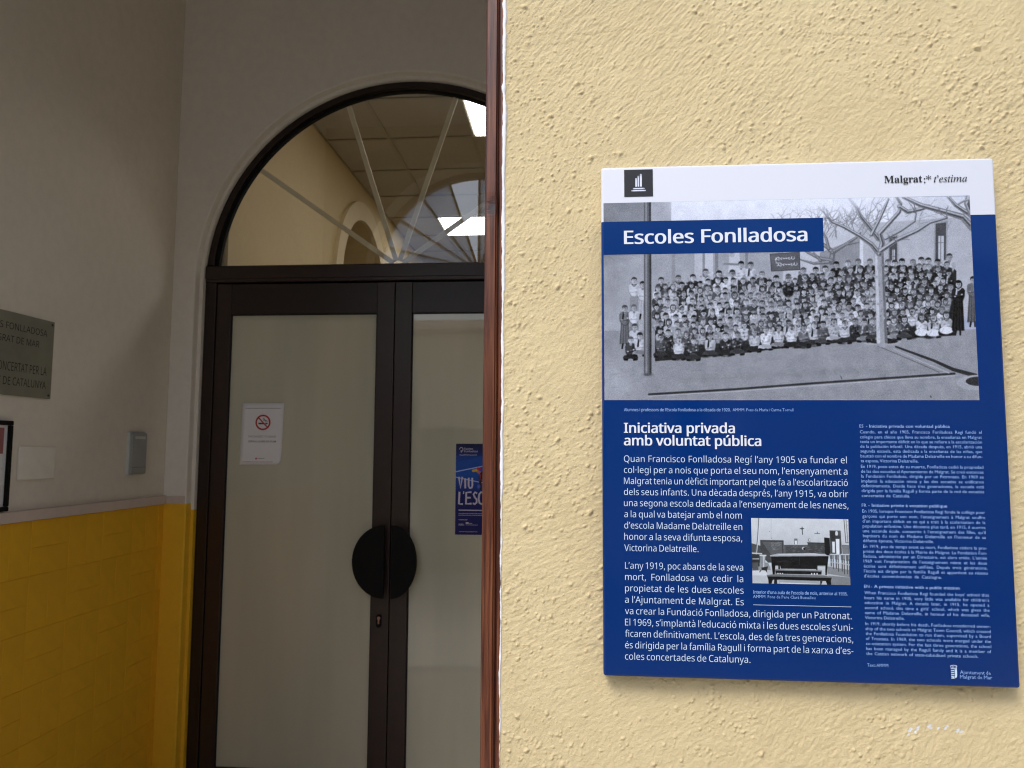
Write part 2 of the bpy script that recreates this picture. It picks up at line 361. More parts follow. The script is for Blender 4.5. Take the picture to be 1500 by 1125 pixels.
# ------------------------------------------------------------------ the printed pictures, drawn shape by shape into small images
class Raster:
    def __init__(s, w, h, x0, y0, k, base=(.7, .7, .7)):
        s.a = np.empty((h, w, 3), np.float32); s.a[:] = base; s.x0 = x0; s.y0 = y0; s.k = k; s.w = w; s.h = h
    def win(s, xa, xb, ya, yb):
        i0 = max(0, int((xa-s.x0)*s.k)-2); i1 = min(s.w, int((xb-s.x0)*s.k)+3)
        j0 = max(0, int((ya-s.y0)*s.k)-2); j1 = min(s.h, int((yb-s.y0)*s.k)+3)
        if i0 >= i1 or j0 >= j1: return None
        X, Y = np.meshgrid((np.arange(i0, i1)+.5)/s.k+s.x0, (np.arange(j0, j1)+.5)/s.k+s.y0)
        return (slice(j0, j1), slice(i0, i1)), X, Y
    def put(s, sl, m, c):
        if not isinstance(c, tuple): c = (c, c, c)
        m = np.clip(m, 0, 1)[..., None]; s.a[sl] = s.a[sl]*(1-m)+np.array(c, np.float32)*m
    def ell(s, x, y, rx, ry, c, al=1, soft=.35):
        q = s.win(x-rx-soft, x+rx+soft, y-ry-soft, y+ry+soft)
        if q is None: return
        sl, X, Y = q; d = (np.sqrt(((X-x)/rx)**2+((Y-y)/ry)**2)-1)*min(rx, ry)
        s.put(sl, (.5-d/soft)*al if soft else (d < 0)*al, c)
    def cap(s, x0, y0, x1, y1, r0, r1, c, al=1, soft=.4):
        r = max(r0, r1)+soft; q = s.win(min(x0, x1)-r, max(x0, x1)+r, min(y0, y1)-r, max(y0, y1)+r)
        if q is None: return
        sl, X, Y = q; dx, dy = x1-x0, y1-y0; L = dx*dx+dy*dy+1e-9
        t = np.clip(((X-x0)*dx+(Y-y0)*dy)/L, 0, 1); d = np.hypot(X-x0-t*dx, Y-y0-t*dy)-(r0+(r1-r0)*t)
        s.put(sl, (.5-d/soft)*al, c)
    def poly(s, pts, c, al=1):
        xs = [p[0] for p in pts]; ys = [p[1] for p in pts]; q = s.win(min(xs), max(xs), min(ys), max(ys))
        if q is None: return
        sl, X, Y = q; ins = np.zeros(X.shape, np.float32)
        for ox, oy in ((-.25, -.25), (.25, -.25), (-.25, .25), (.25, .25)):
            XX = X+ox/s.k; YY = Y+oy/s.k; w = np.zeros(X.shape, bool)
            for (xa, ya), (xb, yb) in zip(pts, pts[1:]+pts[:1]):
                if ya == yb: continue
                w ^= ((ya > YY) != (yb > YY)) & (XX < (xb-xa)*(YY-ya)/(yb-ya)+xa)
            ins += w
        s.put(sl, ins/4*al, c)
    def path(s, pts, r0, r1, c, al=1):
        n = len(pts)-1
        for i in range(n): s.cap(*pts[i], *pts[i+1], r0+(r1-r0)*i/n, r0+(r1-r0)*(i+1)/n, c, al)
    def grad(s, pts4, c0, c1, vert=True):
        """rectangle x0,x1,y0,y1 with a tone sliding from c0 to c1"""
        x0, x1, y0, y1 = pts4; q = s.win(x0, x1, y0, y1)
        if q is None: return
        sl, X, Y = q; t = np.clip((Y-y0)/(y1-y0) if vert else (X-x0)/(x1-x0), 0, 1)[..., None]
        s.a[sl] = np.array([c0]*3 if not isinstance(c0, tuple) else c0)*(1-t)+np.array([c1]*3 if not isinstance(c1, tuple) else c1)*t
    def grain(s, amt, blotch):
        h, w = s.h, s.w; n = RNG.normal(0, 1, (h, w)); n = (n+np.roll(n, 1, 0)+np.roll(n, 1, 1)+np.roll(n, (1, 1), (0, 1)))/2
        g = RNG.normal(0, 1, (h//24+2, w//24+2)); yi = np.linspace(0, g.shape[0]-1.01, h); xi = np.linspace(0, g.shape[1]-1.01, w)
        y0 = yi.astype(int); x0 = xi.astype(int); fy = (yi-y0)[:, None]; fx = (xi-x0)[None]
        b = (g[y0][:, x0]*(1-fy)*(1-fx)+g[y0+1][:, x0]*fy*(1-fx)+g[y0][:, x0+1]*(1-fy)*fx+g[y0+1][:, x0+1]*fy*fx)
        s.a += (n*amt+b*blotch)[..., None].astype(np.float32)
    def rectify(s, top, bot, left, right, w, h):
        """straighten: top/bot give y at the left and right side, left/right give x at the top and bottom"""
        v, u = np.meshgrid((np.arange(h)+.5)/h, (np.arange(w)+.5)/w, indexing='ij')
        x = (left[0]+(left[1]-left[0])*v)*(1-u)+(right[0]+(right[1]-right[0])*v)*u
        y = (top[0]*(1-u)+top[1]*u)*(1-v)+(bot[0]*(1-u)+bot[1]*u)*v
        i = np.clip((x-s.x0)*s.k-.5, 0, s.w-1.01); j = np.clip((y-s.y0)*s.k-.5, 0, s.h-1.01); a = i.astype(int); b = j.astype(int); f = (i-a)[..., None]; g = (j-b)[..., None]
        s.a = s.a[b, a]*(1-f)*(1-g)+s.a[b, a+1]*f*(1-g)+s.a[b+1, a]*(1-f)*g+s.a[b+1, a+1]*f*g; s.w, s.h = w, h
    def blur(s, m=1):
        for _ in range(m):
            for ax in (0, 1): s.a = .25*np.roll(s.a, 1, ax)+.5*s.a+.25*np.roll(s.a, -1, ax)
    def image(s, name):
        im = bpy.data.images.new(name, s.w, s.h); px = np.ones((s.h, s.w, 4), np.float32)
        px[..., :3] = np.clip(s.a[::-1], 0, 1); im.pixels.foreach_set(px.ravel()); im.update(); im.pack(); return im

def print_mat(name, im, rough=.18, spec=.25):
    m = NT(name); t = m.n('ShaderNodeTexImage'); t.image = im; t.extension = 'EXTEND'; t.interpolation = 'Cubic'
    uv = m.n('ShaderNodeTexCoord'); m.l(uv.outputs['UV'], t.inputs[0]); m.set(col=t.outputs[0], rough=rough, spec=spec); return m.m
def sheet(name, O, u0, u1, v0, v1, mat, parent, ux=(1, 0, 0), uz=(0, 0, 1)):
    O = Vector(O); ux = Vector(ux); uz = Vector(uz); me = bpy.data.meshes.new(name)
    me.from_pydata([tuple(O+ux*u+uz*v) for u, v in ((u0, v0), (u1, v0), (u1, v1), (u0, v1))], [], [(0, 1, 2, 3)])
    l = me.uv_layers.new(name='uv')
    for i, c in enumerate(((0, 0), (1, 0), (1, 1), (0, 1))): l.data[i].uv = c
    return link(name, me, mat, parent)

def draw_group_photo():
    rnd = random.Random(5); u = rnd.uniform
    R = Raster(1482, 820, 881, 286, 2.67, (.64, .66, .70))
    # backdrop: sky and the schoolhouse
    R.grad((881, 1436, 291, 330), .80, .78); R.grad((1010, 1436, 330, 420), .76, .70); R.grad((881, 1150, 330, 530), .60, .66)
    R.grad((881, 948, 291, 372), .50, .60); R.grad((948, 985, 297, 372), .66, .64)
    R.grad((985, 1310, 291, 326), .88, .86)
    R.ell(884, 520, 26, 90, .74, .55, 40); R.ell(892, 430, 18, 60, .52, .5, 26); R.ell(884, 350, 20, 30, .42, .6, 24)
    R.grad((1020, 1032, 368, 420), .72, .70); R.grad((1032, 1036, 366, 420), .52, .52); R.grad((1036, 1046, 366, 420), .75, .72); R.grad((1051, 1054, 366, 410), .48, .5)
    R.poly([(985, 375), (990, 372), (990, 418), (985, 418)], .56); R.poly([(1095, 372), (1099, 372), (1099, 400), (1095, 400)], .5)
    R.poly([(1262, 330), (1436, 318), (1436, 470), (1262, 440)], .68); R.poly([(1262, 352), (1268, 352), (1268, 400), (1262, 400)], .80)
    R.poly([(1205, 372), (1263, 350), (1263, 400), (1205, 400)], .55)
    for (a, b, c, d) in ((1306, 1317, 350, 384), (1372, 1387, 330, 384)):
        R.poly([(a-2, c-3), (b+2, c-5), (b+2, d), (a-2, d)], .60); R.poly([(a, c), (b, c-2), (b, d), (a, d)], .30)
        R.poly([(a+4, c+18), (b-3, c+18), (b-3, d), (a+4, d)], .72); R.cap((a+b)/2, c+18, (a+b)/2, d, .4, .4, .35); R.cap(a+4, c+28, b-3, c+28, .4, .4, .4)
    # yard
    R.grad((881, 1436, 486, 588), .56, .58)
    R.poly([(881, 540), (960, 530), (1436, 484), (1436, 588), (881, 588)], .56); R.ell(893, 566, 42, 42, .64, .75, 38)
    for _ in range(420):
        x, y = u(885, 1434), u(505, 586); t = u(.36, .62); L = u(3, 16); R.cap(x, y, x+L, y-L*.07, .3, .5, t, .22)
    R.cap(1000, 556, 1400, 540, 2, 2, .40, .25, 12); R.cap(960, 575, 1390, 560, 1, 1, .6, .5, 3)
    R.path([(951, 577.5), (1080, 570.5), (1200, 562), (1400, 549)], 1.5, 1.5, .20); R.path([(951, 580), (1080, 573.6), (1200, 565.3), (1400, 552)], .8, .8, .66, .7)
    R.path([(1316, 510), (1370, 530), (1398, 543), (1430, 552)], 1.3, 3.0, .19); R.path([(1312, 513), (1350, 530), (1392, 548)], .9, 1.0, .64, .8); R.path([(1290, 509), (1340, 530), (1378, 547)], .5, .5, .34, .8)
    R.ell(1296, 504, 28, 4.4, .62); R.ell(1298, 502.6, 21, 3, .16); R.ell(1432, 562, 29, 11, .62); R.ell(1434, 560, 18, 6.6, .20)
    R.cap(1236, 552, 1238, 556, .5, .5, .3); R.cap(1366, 581, 1367, 583, .7, .7, .2)
    # bare pollarded trees: twigs first
    def twig(x, y, a, L, r, t, d):
        if d == 0 or L < 3: return
        x1, y1 = x+math.cos(a)*L, y-math.sin(a)*L; R.cap(x, y, x1, y1, r, r*.75, t, .85)
        for _ in range(rnd.choice((1, 2, 2))): twig(x1, y1, a+u(-.6, .6), L*u(.6, .9), r*.75, t, d-1)
    for _ in range(62): twig(u(1195, 1290), u(318, 352), u(.5, 2.6), u(7, 15), .55, u(.42, .6), 4)
    for _ in range(18): twig(u(1135, 1200), u(314, 330), u(.8, 2.4), u(4, 8), .4, u(.5, .66), 4)
    for _ in range(26): twig(u(1290, 1400), u(300, 350), u(.2, 2.9), u(5, 12), .4, u(.48, .64), 3)
    tr = .40
    for p, a, b in (([(1222, 386), (1224, 372), (1216, 364), (1196, 352), (1182, 346)], 4.5, 1.5), ([(1224, 372), (1236, 364), (1258, 350), (1264, 343)], 3.4, 1.4), ([(1218, 366), (1214, 350), (1210, 344)], 2.6, 1.2),
                    ([(1226, 370), (1244, 360), (1262, 357)], 2.6, 1), ([(1222, 384), (1204, 380), (1188, 372), (1176, 364)], 3.4, 1.2), ([(1218, 386), (1196, 388), (1176, 382)], 3, 1), ([(1206, 384), (1196, 372)], 2.4, 1)):
        R.path(p, a, b, tr); R.path([(x-.6, y-.7) for x, y in p], a*.45, b*.4, .55, .7)
    # people
    def person(x, y, cl, k=1., legs=0, hair=None, skirt=None, girl=False, arms=True, long=0):
        hr = u(.08, .40) if hair is None else hair; sk = u(.60, .78); ed = max(0, cl-.22)
        if long:
            R.poly([(x-5*k, y+8), (x+5*k, y+8), (x+8*k, y+long), (x-8*k, y+long)], skirt if skirt is not None else cl*.9)
            for q in range(4): R.cap(x-5+q*3.2, y+20, x-7+q*4.4, y+long, .35, .5, ed, .6)
            R.cap(x-3, y+long, x-4, y+long+6, 1.4, 1.2, .12); R.cap(x+3, y+long, x+3, y+long+6, 1.4, 1.2, .12)
        R.ell(x, y+14*k, 8.1*k, 10*k, ed*.8, .75, 2); R.ell(x, y+14*k, 7.2*k, 9.4*k, cl, 1, 1.2)
        R.cap(x-4.6*k, y+8.2*k, x+4.6*k, y+8.2*k, 3*k, 3*k, cl)
        R.ell(x+4.5*k, y+15*k, 2.5*k, 7*k, ed, .5, 2.4)
        if arms:
            R.cap(x-6.8*k, y+9*k, x-6.2*k, y+15.5*k, 1.6*k, 1.4*k, cl*.93+.02); R.cap(x+6.8*k, y+9*k, x+6.2*k, y+15.5*k, 1.6*k, 1.4*k, cl*.85)
            R.cap(x-6*k, y+16*k, x+4*k, y+14*k, 1.5*k, 1.3*k, min(1, cl*.95+.06)); R.cap(x-6.4*k, y+17.7*k, x+6*k, y+16.4*k, .4, .4, ed, .8)
            R.ell(x+4.4*k, y+13.7*k, 1.3*k, 1.1*k, sk); R.ell(x-4.2*k, y+16.4*k, 1.3*k, 1.1*k, sk*.95)
        z = u(0, 1)
        if girl or z < .22:
            c2 = .82 if cl < .5 else .18; R.poly([(x-4.5*k, y+5.4*k), (x, y+9.5*k), (x+4.5*k, y+5.4*k)], c2, .9)
        elif z < .5: R.cap(x, y+6*k, x+u(-.8, .8), y+15*k, .45, .45, ed, .8)
        if z > .85: R.cap(x-2, y+6, x-3, y+15, 1.1, 1.3, .12 if cl > .4 else .7)
        if legs:
            lc = u(.10, .30) if u(0, 1) < .6 else u(.5, .75)
            R.cap(x-8*k, y+25*k, x+4*k, y+22*k, 3.3*k, 2.6*k, lc); R.cap(x+8*k, y+25*k, x-4*k, y+22.5*k, 3.1*k, 2.6*k, lc*.85)
            if skirt is not None: R.ell(x, y+22*k, 9.6*k, 5.4*k, skirt, 1, 1); R.cap(x-3, y+19, x-7, y+26, .4, .4, skirt-.2, .7)
            R.cap(x-9*k, y+27.5*k, x-5*k, y+28*k, 1.6*k, 1.3*k, .09); R.cap(x+5*k, y+28*k, x+9*k, y+27.5*k, 1.5*k, 1.5*k, .10)
        R.cap(x, y+4.5*k, x, y+6.4*k, 1.7*k, 1.9*k, sk*.72)
        if girl: R.ell(x, y+.8*k, 4.9*k, 5.2*k, hr)
        R.ell(x, y-.5*k, 4.25*k, 4.7*k, hr); R.ell(x, y+.75*k, 3.45*k, 4.2*k, sk, 1, .5)
        R.ell(x+1.6*k, y+1.8*k, 1.9*k, 3.3*k, sk*.80, .5, 1.4)
        if not girl: R.ell(x-3.6*k, y+.8*k, .8*k, 1.2*k, sk*.85); R.ell(x+3.6*k, y+.8*k, .8*k, 1.2*k, sk*.7)
        R.ell(x+u(-.5, .5), y-2.9*k, 3.6*k, u(1.3, 2.0)*k, hr, .92, 1.2)
        for e in (-1.35, 1.35): R.ell(x+e*k, y+.35*k, .62*k, .42*k, .16, .9, .5)
        R.cap(x, y+.8*k, x+.1, y+1.9*k, .3, .35, sk*.72, .8); R.cap(x-.9*k, y+3*k, x+.9*k, y+3*k, .24, .24, .3, .85)
    def interp(pts, x):
        return float(np.interp(x, [p[0] for p in pts], [p[1] for p in pts]))
    top = [(969, 412), (995, 409), (1017, 408), (1036, 400), (1056, 402.6), (1076, 401.5), (1120, 403.6), (1141, 410), (1159, 408), (1181, 398.5), (1199, 398), (1213, 396), (1229, 390), (1246, 388), (1261, 386), (1278, 386), (1304, 387), (1314, 388), (1324, 386), (1340, 387), (1352, 384), (1362, 385), (1375, 387), (1392, 379)]
    front = [(923, 499), (937, 493), (969, 495), (996, 499), (1018, 500), (1043, 494), (1066, 493), (1084, 492), (1109, 488), (1126, 485), (1145, 482), (1164, 482), (1182, 482), (1197, 479), (1210, 477), (1226, 473), (1242, 476), (1257, 473), (1270, 474), (1283.5, 472), (1306, 474), (1313, 471), (1328, 470), (1353, 467), (1370, 468), (1388, 464)]
    R.poly([(960, 424)]+[(x, y+10) for x, y in top[2:]]+[(1402, 400), (1402, 494), (1290, 500), (1180, 508), (1080, 520), (960, 530)], .15)
    R.poly([(1072, 366), (1086, 366), (1088, 400), (1070, 400)], .74); R.cap(1064, 388, 1084, 389, 1.5, 1.5, .5)
    R.ell(1075, 374, 4.6, 4.6, .66); R.ell(1075, 370.5, 4, 2.4, .5)
    person(1089, 389, .76); person(1103, 390, .76, girl=False)
    person(928, 412, .76, long=58, skirt=.55); person(941, 418, .74, long=44, skirt=.68)
    for x, y in top:
        d = .16 if x > 1175 and x < 1385 else .5
        person(x, y, u(.08, .24) if u(0, 1) > d and x not in (1392,) else u(.6, .8))
    # slate held up at the back
    R.poly([(1132, 374), (1175, 371), (1176, 397), (1134, 399)], .36); R.path([(1132, 374), (1175, 371), (1176, 397), (1134, 399), (1132, 374)], .5, .5, .24)
    for yy, xa, xb in ((381, 1139, 1168), (390, 1142, 1172)):
        p = []; 
        for i in range(40): t = i/39; p.append((xa+(xb-xa)*t+1.4*math.sin(t*48), yy-t*1.4+2.1*math.cos(t*41)*(.6+.4*math.sin(t*9))))
        R.path(p, .38, .38, .80)
    R.path([(1144, 378), (1140, 381), (1141, 387), (1147, 387)], .4, .4, .8)
    nrow = 7
    for j in range(1, nrow+1):
        t = j/(nrow+1); x = 962+u(0, 9)
        if j > 3: x -= 2
        while x < 1394:
            y = interp(top, x)*(1-t)+interp(front, x)*t+u(-2.4, 2.4)
            if x > 1150 and j < 4: cl = u(.07, .26) if u(0, 1) < .62 else u(.5, .78)
            else: cl = u(.56, .84) if u(0, 1) < .60 else u(.09, .34)
            person(x, y, cl, k=u(.80, .97), girl=(u(0, 1) < .22 or (x > 1300 and j > 3)))
            x += u(11, 15)
    person(1159, 412, .10, 1.05, arms=False); R.cap(1157, 415.6, 1161, 415.6, .6, .6, .12)
    person(914, 453, .42, 1.02, long=52, skirt=.40); person(928, 452, .78, long=40, skirt=.5); person(929, 480, .76)
    for x, y in front:
        li = x > 1340 or u(0, 1) < .55
        person(x, y, u(.68, .86) if li else u(.1, .45), 1.02, legs=1, skirt=(.82 if x > 1345 else None), girl=(x > 1300))
    person(1405, 419, .13, 1.12, long=68, skirt=.12, hair=.08, girl=True); person(1426, 413, .40, 1.05, long=62, skirt=.36, hair=.10)
    for _ in range(40):
        x = u(960, 1390); R.ell(x, interp(front, x)+28+u(-1, 2), u(3, 7), 1.4, .16, .6, 1.5)
    for _ in range(3600):
        x = u(962, 1392); y = interp(top, x)+u(0, 1)*(interp(front, x)+18-interp(top, x)); R.ell(x, y, u(.5, 2.0), u(.5, 2.0), u(.08, .85), u(.12, .5), 1.2)
    # near tree and lamp pole stand in front
    R.path([(1296, 503), (1293.5, 440), (1291, 372)], 8, 6.6, .60); R.path([(1291, 503), (1289, 440), (1287, 372)], 2.6, 1.8, .74, .7); R.path([(1302, 503), (1299, 440), (1296, 372)], 2.2, 1.6, .40, .8)
    for _ in range(60): x = u(1287, 1300); y = u(375, 500); R.ell(x, y, u(.6, 1.8), u(.8, 3), u(.42, .72), .5, 1)
    br = (([(1291, 374), (1280, 360), (1262, 347), (1240, 334), (1222, 326), (1212, 314)], 5, 1.6), ([(1290, 352), (1278, 336), (1264, 318), (1258, 305), (1248, 293)], 4.5, 2.6), ([(1280, 346), (1290, 326), (1298, 308), (1304, 293)], 3.2, 2),
          ([(1292, 374), (1296, 358), (1292, 344), (1306, 328), (1320, 312), (1322, 300), (1316, 290)], 5.2, 2.4), ([(1293, 370), (1316, 354), (1346, 340), (1364, 328), (1388, 321)], 4.4, 2.2), ([(1300, 352), (1322, 340), (1342, 326), (1344, 314)], 2.6, 1.4),
          ([(1320, 304), (1332, 312), (1350, 308), (1362, 304)], 4, 3.6), ([(1326, 290), (1350, 302), (1384, 312), (1410, 320), (1424, 336)], 3.4, 6.5), ([(1390, 290), (1400, 302), (1414, 312), (1424, 318)], 3, 5), ([(1434, 350), (1428, 326), (1418, 300), (1421, 289)], 6, 7.5), ([(1404, 301), (1412, 296), (1420, 294)], 1.4, 1.4))
    for p, a, b in br:
        R.path(p, a*.82, b*.82, .47); R.path([(x-.5, y-.9) for x, y in p], a*.4, b*.4, .68, .7); R.path([(x+.7, y+1.2) for x, y in p], a*.28, b*.28, .30, .55)
    R.path([(1424, 334), (1431, 360), (1434, 400)], 2.4, 1.0, .60)
    for x, y in ((1212, 314), (1248, 293), (1344, 314), (1388, 321), (1222, 326), (1318, 356)):
        for _ in range(4): twig(x, y, u(.3, 2.8), u(4, 9), .6, .42, 3)
    R.path([(949, 546), (948.6, 400), (948, 291)], 6, 5.4, .36); R.path([(947, 546), (946.5, 400), (946, 291)], 1.6, 1.6, .52, .7, ); R.path([(953, 546), (952.6, 400), (951.8, 291)], 1.5, 1.3, .20, .8)
    R.cap(938, 553, 957, 551.5, 1.4, 1.4, .55); R.ell(949, 549, 7, 2, .30, .6, 2)
    # white glow where the picture melts into the panel's header
    X = (np.arange(R.w)+.5)/R.k+R.x0; Yv = (np.arange(R.h)+.5)/R.k+R.y0
    f = np.clip((1300-X)/60, 0, 1)*np.clip((X-972)/26, 0, 1); g = np.clip((322-Yv)/22, 0, 1)
    m = (g[:, None]*f[None])[..., None]*.85; R.a = R.a*(1-m)+.90*m
    f = np.clip((X-1210)/40, 0, 1); g = np.clip((306-Yv)/18, 0, 1); m = (g[:, None]*f[None])[..., None]*.3; R.a = R.a*(1-m)+.9*m
    R.a = .5+(R.a-.5)*1.04; R.a *= np.array((.93, .965, 1.05), np.float32); R.rectify((297, 288), (585.5, 587), (881, 883), (1420, 1435.5), 1480, 800); R.blur(2); R.grain(.030, .014)
    return R.image('group_photo_print')

def draw_classroom():
    rnd = random.Random(9); u = rnd.uniform; k = 7.503
    R = Raster(600, 402, 1100, 758, 4.1, (.76, .79, .81))
    def q(pts, c, al=1): R.poly([(1085+x/k, 750+y/k) for x, y in pts], c, al)
    def st(pts, r, c, al=1): R.path([(1085+x/k, 750+y/k) for x, y in pts], r, r, c, al)
    R.grad((1100, 1246, 758, 800), .82, .74)
    q([(112, 600), (1200, 560), (1200, 830), (112, 830)], .72); q([(950, 600), (1200, 640), (1200, 720), (950, 680)], .52); q([(960, 700), (1200, 720), (1200, 810), (960, 800)], .50); q([(112, 650), (290, 640), (280, 700), (120, 700)], .8)
    q([(112, 345), (215, 375), (215, 560), (112, 600)], .30); q([(120, 560), (300, 560), (330, 640), (120, 650)], .55)
    q([(212, 310), (472, 315), (476, 560), (300, 560), (216, 480)], .27); q([(232, 330), (455, 335), (455, 470), (330, 470)], .36)
    for _ in range(50): x, y = u(330, 440), u(335, 420); st([(x, y), (x+u(5, 30), y+u(-8, 8))], .25, .55, .6)
    q([(476, 365), (750, 365), (755, 480), (476, 480)], .33); q([(735, 340), (920, 345), (925, 480), (750, 480)], .27); st([(735, 340), (920, 345)], .5, .14); q([(500, 385), (735, 385), (735, 460), (500, 460)], .25, .6)
    for _ in range(60): x, y = u(500, 900), u(375, 450); st([(x, y), (x+u(8, 30), y+u(-3, 3))], .25, .5, .5)
    R.ell(1085+690/k, 750+403/k, 2.2, 2.2, .75); R.ell(1085+699/k, 750+408/k, 1.6, 1.8, .12)
    q([(588, 295), (625, 295), (625, 358), (588, 358)], .45); q([(594, 318), (620, 318), (618, 358), (598, 358)], .85); R.ell(1085+757/k, 750+312/k, 2.2, 2.6, .5); R.ell(1085+760/k, 750+310/k, 1.4, 1.8, .8)
    st([(677, 168), (681, 250)], .55, .2); st([(655, 186), (697, 186)], .5, .2); R.ell(1085+677/k, 750+190/k, .9, 1.6, .2)
    st([(815, 240), (872, 240)], .4, .35); st([(845, 222), (845, 242)], .4, .35)
    st([(200, 70), (185, 300), (162, 475)], .9, .42); st([(206, 70), (191, 300), (170, 475)], .35, .9); st([(335, 80), (333, 300)], .2, .62); R.ell(1085+315/k, 750+218/k, .4, .5, .3); R.ell(1085+340/k, 750+290/k, .5, .6, .3)
    q([(978, 205), (1100, 208), (1112, 470), (985, 470)], .30); q([(985, 215), (1050, 215), (1040, 320), (990, 320)], .20)
    q([(918, 283), (978, 290), (985, 480), (925, 480)], .13); q([(1005, 330), (1035, 330), (1035, 450), (1008, 450)], .85); q([(1045, 300), (1085, 300), (1085, 465), (1050, 465)], .88); R.ell(1085+1055/k, 750+240/k, 2, 4, .8); q([(1040, 262), (1100, 262), (1100, 290), (1040, 290)], .25)
    st([(1138, 85), (1155, 340)], .5, .3); st([(1160, 85), (1178, 340)], .4, .4); st([(1155, 340), (1185, 342)], .5, .4)
    for y in (110, 150, 190, 230, 270, 310): st([(1165, y), (1180, y)], .35, .6)
    q([(1112, 365), (1188, 368), (1188, 470), (1118, 470)], .38); q([(1118, 372), (1180, 374), (1180, 460), (1122, 460)], .48)
    for i, x in enumerate((985, 1040, 1105, 1160)):
        h = 600+i*28
        q([(x-10, 470), (x+40, 470), (x+38, 520+i*8), (x-6, 515+i*8)], .50); q([(x, 480), (x+14, 480), (x+14, h), (x+2, h)], .34); q([(x+24, 520), (x+34, 520), (x+36, h+30), (x+27, h+30)], .30)
        q([(x-10, 462), (x+44, 464), (x+44, 474), (x-10, 472)], .80); q([(x-4, 545+i*9), (x+40, 550+i*9), (x+40, 562+i*10), (x-4, 556+i*9)], .66)
    q([(120, 448), (235, 455), (232, 470), (120, 462)], .75); q([(120, 468), (200, 470), (205, 600), (120, 620)], .20); q([(125, 512), (200, 512), (200, 525), (125, 525)], .62); q([(125, 560), (190, 556), (190, 640), (125, 640)], .32)
    q([(215, 478), (272, 480), (262, 625), (225, 625)], .52); q([(240, 480), (262, 480), (255, 620), (243, 620)], .75); q([(205, 472), (280, 474), (280, 490), (205, 488)], .78); q([(222, 615), (298, 600), (285, 650), (230, 640)], .18); st([(222, 640), (205, 662)], .6, .2); st([(270, 640), (285, 662)], .6, .2)
    # desk
    q([(330, 485), (965, 487), (950, 600), (345, 595)], .11); q([(318, 478), (400, 462), (925, 462), (965, 488), (325, 492)], .66); q([(400, 462), (800, 456), (930, 470), (420, 472)], .80)
    q([(640, 492), (644, 492), (644, 585), (640, 585)], .24); q([(335, 560), (380, 560), (372, 690), (350, 690)], .09); q([(925, 560), (955, 560), (942, 695), (928, 695)], .09); q([(380, 590), (930, 590), (930, 625), (380, 625)], .78, .6)
    q([(430, 580), (840, 585), (830, 630), (440, 625)], .12); q([(410, 590), (430, 590), (430, 640), (412, 640)], .15); q([(826, 590), (842, 590), (842, 640), (828, 640)], .15)
    for _ in range(14): x, y = u(400, 600), u(515, 560); st([(x, y), (x+u(10, 50), y)], .25, .25, .7)
    # benches
    q([(378, 640), (888, 650), (884, 690), (380, 680)], .12); q([(372, 630), (892, 642), (890, 656), (374, 646)], .52)
    for x in (400, 425, 450, 770, 800, 830): q([(x, 672), (x+14, 672), (x+14, 690), (x, 690)], .82)
    q([(285, 700), (998, 718), (985, 760), (300, 745)], .10); q([(283, 695), (375, 685), (910, 698), (1000, 718), (990, 726), (290, 710)], .42)
    q([(300, 740), (350, 745), (335, 790), (303, 790)], .09); q([(365, 745), (395, 745), (398, 790), (362, 790)], .12); q([(930, 755), (985, 760), (992, 805), (945, 800)], .09); q([(868, 760), (895, 762), (880, 800), (872, 800)], .12)
    q([(410, 745), (860, 758), (870, 800), (425, 790)], .62); q([(430, 775), (860, 790), (860, 800), (430, 790)], .8)
    R.a *= np.array((.94, .98, 1.03), np.float32); R.rectify((759, 761), (854.6, 857), (1100, 1101.7), (1243, 1244.7), 600, 408); R.blur(1); R.grain(.022, .01)
    return R.image('classroom_print')

def draw_poster():
    k = 1000.  # metres times 1000, origin at the sheet's top left
    R = Raster(594, 870, 0, 0, 2.0, (.03, .10, .33))
    R.grad((0, 297, 0, 60), (.045, .045, .20), (.05, .16, .44)); R.grad((0, 297, 60, 150), (.05, .20, .50), (.06, .28, .60)); R.grad((0, 297, 150, 230), (.06, .27, .58), (.06, .14, .42)); R.grad((0, 297, 230, 435), (.05, .08, .34), (.055, .045, .30))
    R.poly([(0, 90), (297, 20), (297, 60), (0, 130)], (.07, .27, .58), .5)
    R.cap(0, 135, 297, 73, 2.2, 2.2, (.62, .66, .82)); R.cap(0, 161, 297, 220, 2.0, 2.0, (.58, .62, .8)); R.cap(150, 0, 297, 30, 1.5, 1.5, (.3, .4, .7))
    # a child in a coloured top reaching out across the court
    R.cap(99, 126, 132, 150, 6, 9, (.62, .36, .40)); R.cap(86, 130, 100, 127, 6, 6, (.72, .58, .08)); R.cap(108, 119, 118, 121, 6, 5, (.66, .10, .08)); R.cap(132, 150, 175, 190, 16, 26, (.05, .07, .16))
    R.cap(118, 160, 122, 215, 6, 5, (.10, .09, .12)); R.ell(175, 130, 26, 30, (.22, .12, .08)); R.cap(120, 150, 118, 175, 4, 3, (.5, .10, .16)); R.cap(160, 200, 200, 290, 22, 18, (.08, .09, .2)); R.ell(113, 205, 9, 12, (.30, .34, .7), .7, 6)
    R.a = R.a*1.22; R.grain(.012, .008); return R.image('school_poster_print')

# ------------------------------------------------------------------ street side
YF = 1.226                       # face of the rendered facade
CXS = -.783                      # middle of the street doorway
FAN_Z, FAN_R = 2.95, .86
RX, LX = -.1185, -1.60          # edges of the rendered wall either side of the doorway
ZS = -.27                        # street level
ZV = -.12                        # vestibule floor
ZC = 4.12                        # vestibule ceiling

